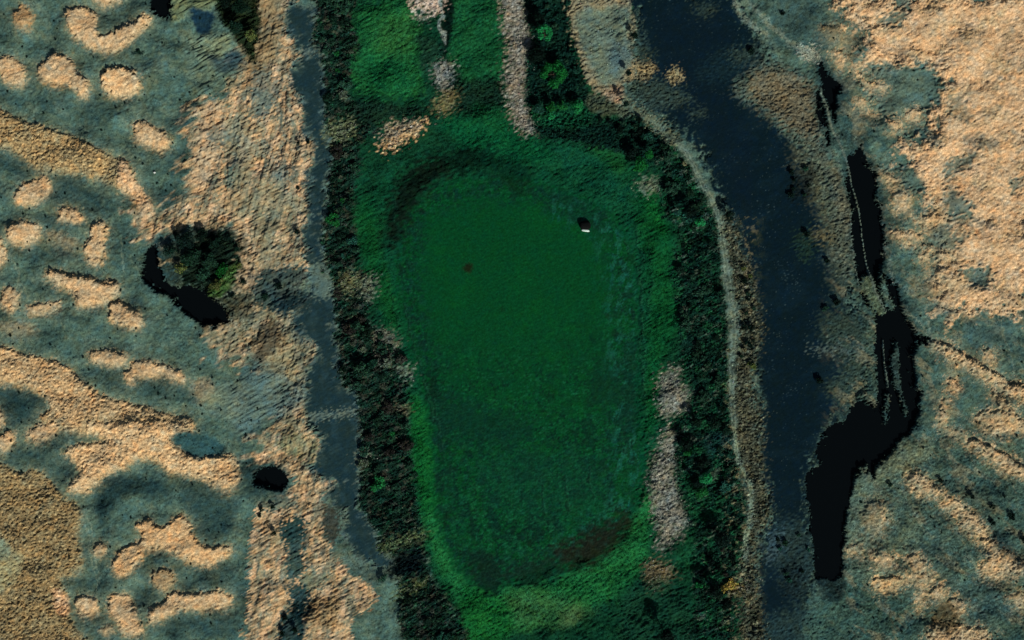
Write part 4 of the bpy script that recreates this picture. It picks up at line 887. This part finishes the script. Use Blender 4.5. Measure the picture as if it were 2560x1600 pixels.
def make_tree(x, y, r, h, kind, label, ring=False, seed=0, group=None, elong=1.0, ang=0.0):
    rng = np.random.default_rng(1000 + seed); rnd = random.Random(seed)
    t = bpy.data.objects.new('tree', None); COL.objects.link(t); t.empty_display_size = .5
    wx, wy = w2(x, y); t.location = (wx, wy, hz(x, y) - .05)
    tag(t, label, 'tree', group)
    R = r * PX; cz = h - R * .55
    nl = 9 if R > 2 else 6
    cs, rs = [], []
    for i in range(nl):
        a = 2 * math.pi * i / nl + rng.uniform(-.4, .4)
        d = R * (rng.uniform(.55, .72) if ring else rng.uniform(.3, .68))
        lx, ly = math.cos(a) * d * elong, math.sin(a) * d
        ca, sa = math.cos(math.radians(ang)), math.sin(math.radians(ang))
        cs.append((lx * ca - ly * sa, lx * sa + ly * ca, cz + rng.uniform(-.25, .3) * R)); rs.append(R * rng.uniform(.28, .46))
    if not ring:
        for i in range(3): cs.append((rng.uniform(-.25, .25) * R, rng.uniform(-.25, .25) * R, cz + R * rng.uniform(.15, .45))); rs.append(R * rng.uniform(.35, .5))
    # trunk with limbs reaching the lobes
    parts = []
    v, f = tube([(0, 0, -.3), (.05, .03, h * .25), (rng.uniform(-.15, .15), rng.uniform(-.15, .15), h * .55), (rng.uniform(-.2, .2), rng.uniform(-.2, .2), h * .8)], [.06 * h * .5, .045 * h * .5, .03 * h * .5, .012 * h * .5], 8); parts.append((v, f, None))
    for c_ in cs[:nl]:
        z0 = h * rng.uniform(.28, .5)
        v, f = tube([(0.03, .02, z0), (c_[0] * .5, c_[1] * .5, z0 + (c_[2] - z0) * .6), (c_[0] * .95, c_[1] * .95, c_[2])], [.018 * h * .6, .012 * h * .6, .004 * h], 5); parts.append((v, f, None))
    v, f, c = join(parts)
    link('trunk', mesh_from('trunk', v, f, None, BARK), t)
    n = int(260 + 230 * R * R * .9); n = min(n, 5200)
    v, f, c = leaf_cloud(rng, cs, rs, n, .17 + .02 * R, squash=.8)
    link('crown', mesh_from('crown', v, f, c, LEAF[kind], smooth=False), t)
    return t

def shrub_mesh(seed, kind, R=1.0, h=1.1, n=420, size=.15):
    rng = np.random.default_rng(5000 + seed)
    cs, rs = [], []
    for i in range(6):
        a = 2 * math.pi * i / 6 + rng.uniform(-.5, .5); d = R * rng.uniform(.2, .65)
        cs.append((math.cos(a) * d, math.sin(a) * d, h * rng.uniform(.35, .72))); rs.append(R * rng.uniform(.25, .48))
    parts = []
    nst = 0
    for c_ in cs:
        v, f = tube([(c_[0] * .1, c_[1] * .1, -.15), (c_[0] * .6, c_[1] * .6, c_[2] * .6), (c_[0], c_[1], c_[2])], [.035, .022, .008], 4); parts.append((v, f, None)); nst += len(f)
    v, f, c = leaf_cloud(rng, cs, rs, n, size, squash=.9, fill=.5); v[:, 2] = np.maximum(v[:, 2], .02); parts.append((v, f, c))
    v, f, c = join(parts)
    me = mesh_from('shrub', v, f, c, BARK, smooth=False); me.materials.append(LEAF[kind])
    mi = np.ones(len(f), np.int32); mi[:nst] = 0; me.polygons.foreach_set('material_index', mi)
    return me
SHM = {}
def shrub(x, y, r, h, kind, label, group, name='shrub', cat='shrub', var=None, rz=None):
    k = (kind, (var if var is not None else random.randrange(4)))
    if k not in SHM: SHM[k] = shrub_mesh(len(SHM) * 7 + k[1], kind)
    o = link(name, SHM[k]); wx, wy = w2(x, y)
    o.location = (wx, wy, hz(x, y)); o.scale = (r * PX, r * PX * random.uniform(.85, 1.15), h / 1.1); o.rotation_euler = (0, 0, random.uniform(0, 6.28) if rz is None else rz)
    tag(o, label, cat, group); return o

random.seed(4)
TREES = [
 (1361, 92, 21, 4.6, 'bright', 'green tree with a brown hollow, upper of the two ring crowned trees', True, None),
 (1384, 190, 35, 5.2, 'bright', 'largest bright green tree, ring shaped crown with a dark hole', True, None),
 (1345, 52, 24, 3.2, 'black', 'added black crowned tree standing in for tree shade at the top edge beside the grey terrace', False, None),  # added to fill the dark shadow mass of the upper ring tree
 (1342, 140, 27, 3.0, 'black', 'added black crowned tree standing in for tree shade between the two bright green ring trees', False, None),  # added where the shadow of the largest ring tree lies
 (1444, 270, 19, 3.8, 'bright', 'yellow green tree at the foot of the grey terrace', False, None),
 (1378, 272, 15, 3.4, 'mid', 'narrow mid green tree south of the largest ring crowned tree', False, None),
 (1378, 292, 11, 2.8, 'bright', 'small bright green tree lowest in the north grove', False, None),
 (1347, 276, 17, 3.2, 'teal', 'blue green tree beside the gravel bar tip', False, None),
 (1405, 268, 14, 3.2, 'mid', 'mid green tree between the narrow tree and the yellow green one', False, None),
 (1620, 390, 15, 4.4, 'bright', 'tall bright green tree at the lake north east corner', False, None),
 (1597, 416, 22, 3.6, 'bright', 'broad bright green tree just below the tall one at the lake corner', False, None),
 (1578, 384, 20, 3.4, 'black', 'black tree left of the tall bright green one by the lake', False, None),
 (1746, 558, 15, 3.6, 'bright', 'bright green tree in the east thicket beside the track bend', False, None),
 (1693, 533, 10, 3.0, 'teal', 'small blue green tree at the top of the east thicket', False, None),
 (1722, 533, 17, 4.4, 'black', 'tall black tree at the top of the east thicket', False, None),
 (1762, 1192, 20, 3.6, 'bright', 'bright green tree east of the lower gravel bar', False, None),
 (1752, 1228, 19, 3.2, 'mid', 'mid green spreading tree below the bright one by the lower gravel bar', False, None),
 (1716, 1130, 14, 3.4, 'mid', 'green tree at the upper end of the lower gravel bar', False, None),
 (1750, 1152, 20, 5.0, 'black', 'black round crowned tree between two green ones by the lower gravel bar', False, None),
 (1735, 1206, 12, 3.6, 'black', 'small black tree hugging the lower gravel bar', False, None),
 (1712, 1112, 17, 4.4, 'black', 'black tree at the notch between the two gravel bars', False, None),
 (1800, 1345, 27, 5.0, 'black', 'broad black tree inside the south thicket near the track end', False, None),
 (1780, 1474, 22, 4.8, 'black', 'black tree left of the yellow bush', False, None),
 (1662, 1582, 24, 5.6, 'black', 'black tree cut off by the bottom edge', False, None),
 (1812, 1502, 20, 4.0, 'black', 'black tree below the yellow bush', False, None),
 (1738, 1055, 17, 3.6, 'dark', 'dark tree halfway down the east thicket', False, None),
 (1563, 264, 10, 4.2, 'black', 'slim black tree where the track begins', False, None),
 (1570, 186, 9, 3.2, 'black', 'slim black tree on the south east edge of the grey terrace', False, None),
 (1583, 95, 11, 3.2, 'black', 'black tree on the east rim of the grey terrace', False, None),
 (1820, 540, 15, 3.4, 'black', 'black tree on the outer side of the track bend', False, None),
]
POND_TREES = [
 (436,628,15,2.2,'dark','low dark tree at the west side of the clump by the crescent pond'),
 (474,604,24,3.6,'black','blackish tree near the top of the clump by the crescent pond'),
 (512,586,18,3.0,'black','topmost black tree of the clump by the crescent pond'),
 (546,610,15,2.4,'dark','dark tree at the north east of the clump by the crescent pond'),
 (488,646,26,3.4,'thicket','broad deep green tree in the middle of the clump by the crescent pond'),
 (534,652,21,2.8,'thicket','deep green tree in the east half of the clump by the crescent pond'),
 (462,672,14,2.0,'olive','low olive tree above the narrows of the crescent pond'),
 (512,688,20,2.4,'thicket','green tree above the wide end of the crescent pond'),
 (560,676,16,2.0,'mid','fresh green tree on the sunlit east edge of the clump by the crescent pond'),
 (548,712,17,1.8,'olive','olive tree at the south tip of the clump by the crescent pond'),
]
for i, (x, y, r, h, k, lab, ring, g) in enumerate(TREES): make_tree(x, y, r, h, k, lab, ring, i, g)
for i, (x, y, r, h_, k, lab) in enumerate(POND_TREES): make_tree(x, y, r, h_, k, lab, False, 60 + i, 'trees in the clump by the crescent pond', elong=1.5, ang=30 + 17 * (i % 3))
for i, (x, y, r, k, lab) in enumerate([(572,14,22,'black','black tree at the top edge beside the olive bank'),(612,30,24,'dark','dark tree at the top edge above the combed slope'),(600,78,20,'dark','dark tree at the upper end of the combed slope'),(634,96,18,'olive','olive tree on the combed slope below the dark pair')]):
    make_tree(x, y, r, 4.5, k, lab, False, 80 + i, 'trees at the top of the western slope')

# single shrubs that stand apart
for x, y, r, h, k, lab in (
 (656,1272,8,1.2,'dark','upper left dark shrub of the small group on the south western slope'),
 (684,1266,9,1.3,'dark','dark shrub right of the small group on the south western slope'),
 (650,1288,8,1.1,'dark','lowest dark shrub of the small group on the south western slope'),
 (686,1331,9,1.5,'dark','round dark shrub alone on the tan south western slope'),
 (712,1545,10,1.6,'black','black shrub in the dark hollow of the south western slope'),
 (708,1580,10,1.4,'dark','dark shrub by the bottom edge below the dark hollow'),
 (738,1572,9,1.3,'dark','dark shrub right of the pale line by the bottom edge'),
 (1828,1462,19,1.7,'yellow','yellow bush at the end of the track'),
 (1808,1472,13,1.3,'yellow','smaller yellow bush touching the big yellow one'),
 (1745,1462,11,1.4,'bright','bright green bush left of the yellow bush'),
 (355,135,8,.9,'dark','dark shrub below the J shaped tan mound'),
 (747,358,7,1.0,'black','upper black shrub on the edge of the tan slope'),
 (770,354,7,1.0,'black','black shrub at the tip of the tan slope by the blue flat'),
 (746,470,7,1.0,'black','black shrub alone on the lower edge of the tan slope'),
 (745,580,11,1.3,'black','black shrub in a notch of the tan slope edge'),
 (2015,586,12,1.4,'black','black shrub on the dark flat left of the tan spit'),
 (2065,652,9,1.1,'black','small black shrub on the dark flat below the tan spit'),
 (2088,755,13,1.5,'black','black shrub on the dark flat west of the ditch bend'),
 (2062,772,10,1.1,'thicket','dark green shrub beside the black one west of the ditch bend'),
 (2048,950,13,1.5,'black','black shrub alone in the middle of the dark flat'),
 (2350,1200,9,1.2,'black','black shrub on the eastern heath under the tan streak'),
 (2425,1240,9,1.1,'black','black shrub beside the ring of tussocks on the eastern heath'),
 (2475,1264,9,1.2,'dark','dark shrub east of the tan streak'),
 (2478,1305,11,1.4,'black','black shrub halfway along the tan streak'),
 (2525,1290,14,1.6,'black','largest black shrub on the eastern heath'),
 (2555,1348,10,1.3,'black','black shrub cut off by the right edge'),
 (2222,1210,9,1.1,'dark','dark shrub south of the ditch elbow'),
 (1876,128,12,1.5,'black','black shrub on the dark flat below the pale northern lane'),
 (1955,35,8,1.1,'black','small black shrub above the pale northern lane'),
 (1710,410,8,1.2,'pale','pale shrub inside the upper track bend'),
 (655,1195,7,1.0,'black','black shrub on the west rim of the small round pond'),
): shrub(x, y, r, h, k, lab, None)

for x, y, r, h, k, lab in (
 (574,596,11,1.2,'black','black shrub at the upper right fringe of the pond clump'),
 (596,624,9,1.0,'dark','dark shrub at the right fringe of the pond clump'),
 (602,664,10,1.0,'olive','olive shrub on the slope right of the pond clump'),
 (584,738,11,1.1,'black','black shrub at the lower right fringe of the pond clump'),
 (446,588,9,1.0,'black','black shrub at the upper left fringe of the pond clump'),
 (610,706,10,1.0,'dark','dark shrub in the gully right of the pond clump'),
 (700,716,12,1.1,'black','black shrub in the dark gully beside the blue flat'),
 (664,742,12,1.1,'dark','dark shrub in the middle of the dark gully'),
): shrub(x, y, r, h, k, lab, None)
# thickets: each shrub an object of its own
def scatter(poly, n, mind, seed):
    rng = random.Random(seed); P = np.asarray(poly, float); out = []
    x0, y0, x1, y1 = P[:, 0].min(), max(-4, P[:, 1].min()), P[:, 0].max(), min(1604, P[:, 1].max()); tries = 0
    def inside(x, y):
        r = False
        for i in range(len(P)):
            ax, ay = P[i]; bx, by = P[i - 1]
            if (ay > y) != (by > y) and x < (bx - ax) * (y - ay) / (by - ay) + ax: r = not r
        return r
    while len(out) < n and tries < n * 200:
        tries += 1
        x, y = rng.uniform(x0, x1), rng.uniform(y0, y1)
        if inside(x, y) and all((x - a) ** 2 + (y - b_) ** 2 > mind * mind for a, b_ in out) and STONE[int(np.clip(y, 0, 1599) / 2), int(np.clip(x, 0, 2559) / 2)] < .5: out.append((x, y))
    return out
KN = {'grey': 'grey green', 'dark': 'deep green', 'thicket': 'dark green', 'black': 'blackish', 'purple': 'brownish purple', 'olive': 'olive', 'teal': 'blue green', 'mid': 'mid green', 'pale': 'pale'}
def thicket(poly, n, mind, seed, mix, where, group, rr=(6, 23), hh=(.5, 2.0)):
    rng = random.Random(seed + 9)
    for x, y in scatter(poly, n, mind, seed):
        k = rng.choice(mix); q_ = rng.random() ** 1.7; shrub(x, y, rr[0] + (rr[1] - rr[0]) * q_, hh[0] + (hh[1] - hh[0]) * q_, k, '%s shrub %s' % (KN[k], where), group)
def cut(poly, y0, y1): return poly
WB1 = [(793,0),(800,120),(812,130),(818,300),(880,300),(870,240),(880,150),(895,100),(880,0)]
WB2 = [(822,330),(834,380),(830,420),(824,540),(812,640),(838,700),(900,690),(885,660),(895,620),(885,480),(890,380)]
WB3 = [(838,720),(845,880),(860,960),(898,975),(1016,970),(1020,920),(985,870),(970,835),(915,815),(915,745)]
WB4 = [(900,985),(908,1066),(904,1262),(950,1340),(1050,1310),(1045,1230),(1035,1150),(1018,1066),(1014,985)]
WB5 = [(955,1440),(1000,1500),(1010,1600),(1170,1600),(1130,1530),(1070,1450),(1050,1400)]
MIXW = ['mid'] + ['thicket'] * 8 + ['dark'] * 3 + ['purple'] * 2 + ['teal', 'grey', 'grey']
MIXE = ['thicket'] * 8 + ['dark'] * 3 + ['teal'] * 2
thicket(WB1, 22, 20, 1, MIXW, 'in the thicket between the blue flat and the north meadow', 'shrubs in the thicket beside the north meadow')
thicket(WB2, 25, 19, 2, MIXW, 'in the narrow thicket on the lake upper west bank', 'shrubs in the lake upper west bank thicket')
thicket(WB3, 27, 20, 3, MIXW, 'in the thicket at the lake middle west bank', 'shrubs in the lake middle west bank thicket')
thicket(WB4, 32, 20, 4, MIXW, 'in the thicket on the lake lower west bank', 'shrubs in the lake lower west bank thicket')
thicket(WB5, 15, 22, 5, MIXE + ['grey'], 'in the thicket at the bottom edge below the black hollow', 'shrubs at the bottom edge thicket')
EB1 = [(1600,305),(1655,355),(1705,405),(1745,475),(1780,545),(1795,640),(1710,640),(1700,560),(1665,530),(1660,460),(1645,410),(1600,360)]
EB2 = [(1695,650),(1800,650),(1812,760),(1818,860),(1816,930),(1735,930),(1708,880),(1705,780),(1690,720)]
EB3 = [(1735,945),(1815,945),(1820,1080),(1836,1180),(1850,1260),(1845,1330),(1790,1320),(1790,1250),(1790,1160),(1770,1090),(1700,1080),(1730,1030)]
thicket(EB1, 20, 20, 6, MIXE, 'between the lake corner and the upper track', 'shrubs in the upper east thicket')
thicket(EB2, 24, 18, 7, MIXE, 'in the thicket between the lake and the widest part of the track', 'shrubs in the middle east thicket')
thicket(EB3, 18, 20, 8, MIXE, 'in the thicket east of the gravel bars', 'shrubs in the lower east thicket')
thicket([(1845,640),(1870,660),(1890,760),(1898,850),(1880,930),(1850,900),(1855,780)], 16, 13, 9, ['black', 'black', 'olive', 'thicket', 'pale'], 'on the dark flat side of the wide track', 'shrubs along the outer side of the track', (6, 12), (.8, 1.5))
thicket([(1500,292),(1610,292),(1650,335),(1600,350),(1500,320)], 9, 18, 10, ['black', 'black', 'thicket'], 'in the dark row south of the grey terrace', 'shrubs in the row south of the grey terrace', (9, 14), (1.2, 2.0))
thicket([(1330,20),(1420,0),(1425,120),(1460,220),(1450,250),(1420,240),(1400,130),(1330,60)], 10, 22, 11, ['thicket', 'black', 'teal'], 'in the shade between the ring trees and the terrace', 'shrubs beside the ring crowned trees', (8, 14), (.9, 1.6))
thicket([(1790,1390),(1850,1330),(1860,1400),(1810,1440),(1770,1400)], 8, 18, 12, ['thicket', 'black', 'purple'], 'in the south thicket near the track end', 'shrubs in the south thicket', (8, 14), (1.0, 1.6))
thicket([(1965,425),(2025,410),(2030,480),(1970,500)], 7, 16, 13, ['black', 'thicket'], 'in the loose patch on the upper dark flat', 'shrubs on the upper dark flat', (7, 12), (.9, 1.4))
thicket([(1935,1320),(2000,1310),(2030,1400),(1990,1490),(1940,1420)], 8, 18, 14, ['black', 'thicket', 'teal'], 'west of the lower end of the black ditch', 'shrubs by the lower end of the ditch', (7, 12), (.8, 1.3))

# ------------------------------------------------------------------ uncountable cover
def pick(prob, n, seed):
    rng = np.random.default_rng(seed); out = []
    p = np.clip(prob, 0, None).ravel().astype(np.float64); p /= p.sum()
    k = rng.choice(p.size, n, p=p); j, i = np.divmod(k, NX)
    x = gx[i] + rng.uniform(-1, 1, n); y = gy[j] + rng.uniform(-1, 1, n)
    return x, y, Z[j, i], C[j, i], rng
def blades(name, prob, n, nb, ln, ht, wd, tint, seed, label, cat, lean=(0, 0), cmul=1.0, rough=.8):
    x, y, z, c, rng = pick(prob, n, seed)
    a = rng.uniform(0, 2 * np.pi, (n, nb)); l = ln * rng.uniform(.5, 1.3, (n, nb)); s = rng.uniform(.7, 1.3, (n, 1))
    bx = ((x - 1280) * PX)[:, None]; by = ((800 - y) * PX)[:, None]
    dx, dy = np.cos(a), np.sin(a)
    tipx = bx + (dx * l + lean[0]) * s; tipy = by + (dy * l + lean[1]) * s; tipz = z[:, None] + ht * s * rng.uniform(.6, 1.2, (n, nb))
    px_, py_ = -dy * wd, dx * wd
    ox, oy = dx * .04, dy * .04
    v = np.stack([np.stack([bx + ox - px_, by + oy - py_, np.broadcast_to(z[:, None] - .04, (n, nb))], -1), np.stack([bx + ox + px_, by + oy + py_, np.broadcast_to(z[:, None] - .04, (n, nb))], -1), np.stack([tipx, tipy, tipz], -1)], 2).reshape(-1, 3)
    f = np.arange(n * nb * 3, dtype=np.int32).reshape(-1, 3)
    base = c * cmul if tint is None else np.broadcast_to(alb(tint), (n, 3)) * .25 + c * .8 * cmul
    cc = np.repeat(base * rng.uniform(.75, 1.3, (n, 1)), nb * 3, 0)
    o = link(name, mesh_from(name, v, f, cc.clip(0, .85), mat_cover(name, rough, 0, 6, .1, 0), smooth=False))
    tag(o, label, cat, None, 'stuff'); return o
blades('dry_grass', TAN ** 1.5, 36000, 6, .28, .09, .04, (194, 168, 128), 301, 'dry tan tussock grass covering the hummocks and slopes', 'grass', lean=(.08, .05))
blades('meadow_grass', GRS * (1 - in_lake), 22000, 6, .22, .22, .05, None, 302, 'lush green grass growing round the lake and in the north meadows', 'grass', lean=(.06, .04), cmul=1.15)
blades('heather', HEA * np.clip(1 + .8 * nz(40, 303), .05, 3), 16000, 6, .18, .14, .06, (46, 70, 62), 303, 'low dark heather dotted over the grey green heath', 'heather', cmul=.6)
# leafy undergrowth between the shrubs
x, y, z, c, rng = pick(BUSH, 60000, 304)
n = len(x)
cen = np.stack([(x - 1280) * PX, (800 - y) * PX, z + rng.uniform(.03, .42, n)], 1)
nr = rng.standard_normal((n, 3)); nr[:, 2] = np.abs(nr[:, 2]) + .5; nr /= np.linalg.norm(nr, axis=1, keepdims=True)
a = np.cross(nr, rng.standard_normal((n, 3))); a /= np.linalg.norm(a, axis=1, keepdims=True); b2 = np.cross(nr, a)
s = rng.uniform(.10, .26, n)[:, None]
v = np.stack([cen - a * s, cen - b2 * s * .5, cen + a * s, cen + b2 * s * .5], 1).reshape(-1, 3)
cc = np.repeat((c * rng.uniform(.6, 2.0, (n, 1)) * (1 + .1 * rng.standard_normal((n, 3)))).clip(.001, .5), 4, 0)
tag(link('undergrowth', mesh_from('undergrowth', v, np.arange(n * 4, dtype=np.int32).reshape(-1, 4), cc, mat_cover('undergrowth', .9, 0, 6, .1, 0), smooth=False)), 'dark leafy undergrowth filling the thickets around the lake', 'undergrowth', None, 'stuff')
# stones of the gravel bars
x, y, z, c, rng = pick(STONE, 2200, 305)
n = len(x)
ico = np.array([(0,0,1),(.89,0,.45),(.28,.85,.45),(-.72,.53,.45),(-.72,-.53,.45),(.28,-.85,.45),(.72,.53,-.45),(-.28,.85,-.45),(-.89,0,-.45),(-.28,-.85,-.45),(.72,-.53,-.45),(0,0,-1)])
icf = np.array([(0,1,2),(0,2,3),(0,3,4),(0,4,5),(0,5,1),(1,6,2),(2,7,3),(3,8,4),(4,9,5),(5,10,1),(6,7,2),(7,8,3),(8,9,4),(9,10,5),(10,6,1),(6,11,7),(7,11,8),(8,11,9),(9,11,10),(10,11,6)])
sz = (rng.uniform(.06, .22, (n, 1, 1)) * np.array([1, .8, .6]) * rng.uniform(.7, 1.3, (n, 12, 1)))
th = rng.uniform(0, 6.28, n); R2 = np.stack([np.stack([np.cos(th), -np.sin(th), 0 * th], -1), np.stack([np.sin(th), np.cos(th), 0 * th], -1), np.stack([0 * th, 0 * th, 1 + 0 * th], -1)], 1)
v = np.einsum('nij,nkj->nki', R2, ico[None] * sz) + np.stack([(x - 1280) * PX, (800 - y) * PX, z + .04], 1)[:, None]
f = (icf[None] + (np.arange(n) * 12)[:, None, None]).reshape(-1, 3)
cc = np.repeat((c * .5 + alb((150,150,138)) * .5) * rng.uniform(.6, 1.35, (n, 1)), 12, 0).clip(0, .8)
tag(link('stones', mesh_from('stones', v.reshape(-1, 3), f, cc, mat_cover('stone', .95, 0, 8, .15, 0), smooth=False)), 'pale stones scattered on the gravel bars and along the track', 'stones', None, 'stuff')

# small individual dwarf shrubs on the heath
rng_ = random.Random(77); DW = []
pm = np.clip(HEA, 0, 1) * np.clip(.6 + nz(120, 306), .05, 3) * (ZONE == 0)
pm[:, 330:] *= np.where(np.arange(NX)[330:] > 1040, .55, 0)[None, :]
x, y, z, c, rng = pick(pm, 900, 307)
for xx, yy in zip(x, y):
    if len(DW) >= 250: break
    if all((xx - a_) ** 2 + (yy - b_) ** 2 > 18 ** 2 for a_, b_ in DW): DW.append((float(xx), float(yy)))
for xx, yy in DW:
    west = xx < 1280
    o = shrub(xx, yy, rng_.uniform(2.4, 4.4), rng_.uniform(.18, .32), 'black', 'tiny dark cushion shrub dotting the %s heath' % ('western grey green' if west else 'eastern'), 'dwarf shrubs on the %s heath' % ('western' if west else 'eastern'), 'dwarf_shrub', 'dwarf shrub')

# ------------------------------------------------------------------ boulder in the lake, white stone
def rock(name, x, y, sx, sy, sz_, seed, mat, zoff=0.0, sub=3, cutx=None):
    import bmesh
    rng = np.random.default_rng(seed); bm = bmesh.new(); bmesh.ops.create_icosphere(bm, subdivisions=sub, radius=1.0)
    ph = rng.uniform(0, 6.28, (5, 3)); fr = rng.uniform(1.2, 3.4, (5, 3))
    for v in bm.verts:
        p = np.array(v.co); n = sum(math.sin(float(np.dot(fr[i], p)) + ph[i, 0]) for i in range(5)) * .07
        q_ = p * (1 + n); q_ = np.sign(q_) * np.abs(q_) ** .72      # blocky
        v.co = (q_[0] * sx, q_[1] * sy, q_[2] * sz_)
    me = bpy.data.meshes.new(name); bm.to_mesh(me); bm.free(); me.materials.append(mat)
    return me
wx, wy = w2(1463, 563); bz = hz(1463, 563)
b0 = bpy.data.objects.new('boulder', None); COL.objects.link(b0); b0.location = (wx, wy, bz); b0.empty_display_size = .5
tag(b0, 'dark boulder with a white lower lip standing in the green lake', 'boulder')
rk = link('rock', rock('rock', 0, 0, 1.45, 1.05, 1.5, 5, mat_plain('dark_rock', (14, 16, 15))), b0)
ld = link('pale_ledge', rock('pale_ledge', 0, 0, 1.0, .3, .4, 8, mat_plain('white_rock', (196, 216, 204))), b0); ld.location = (.15, -1.3, .15); ld.rotation_euler = (0, 0, math.radians(-6)); ld['label'] = 'white lip along the sunny side'
wx, wy = w2(393, 434)
o = link('stone', rock('stone', 0, 0, .27, .23, .2, 3, mat_plain('white_stone', (206, 212, 202)), sub=2)); o.location = (wx, wy, hz(393, 434) + .12)
tag(o, 'small white stone alone on the grey green western heath', 'stone')
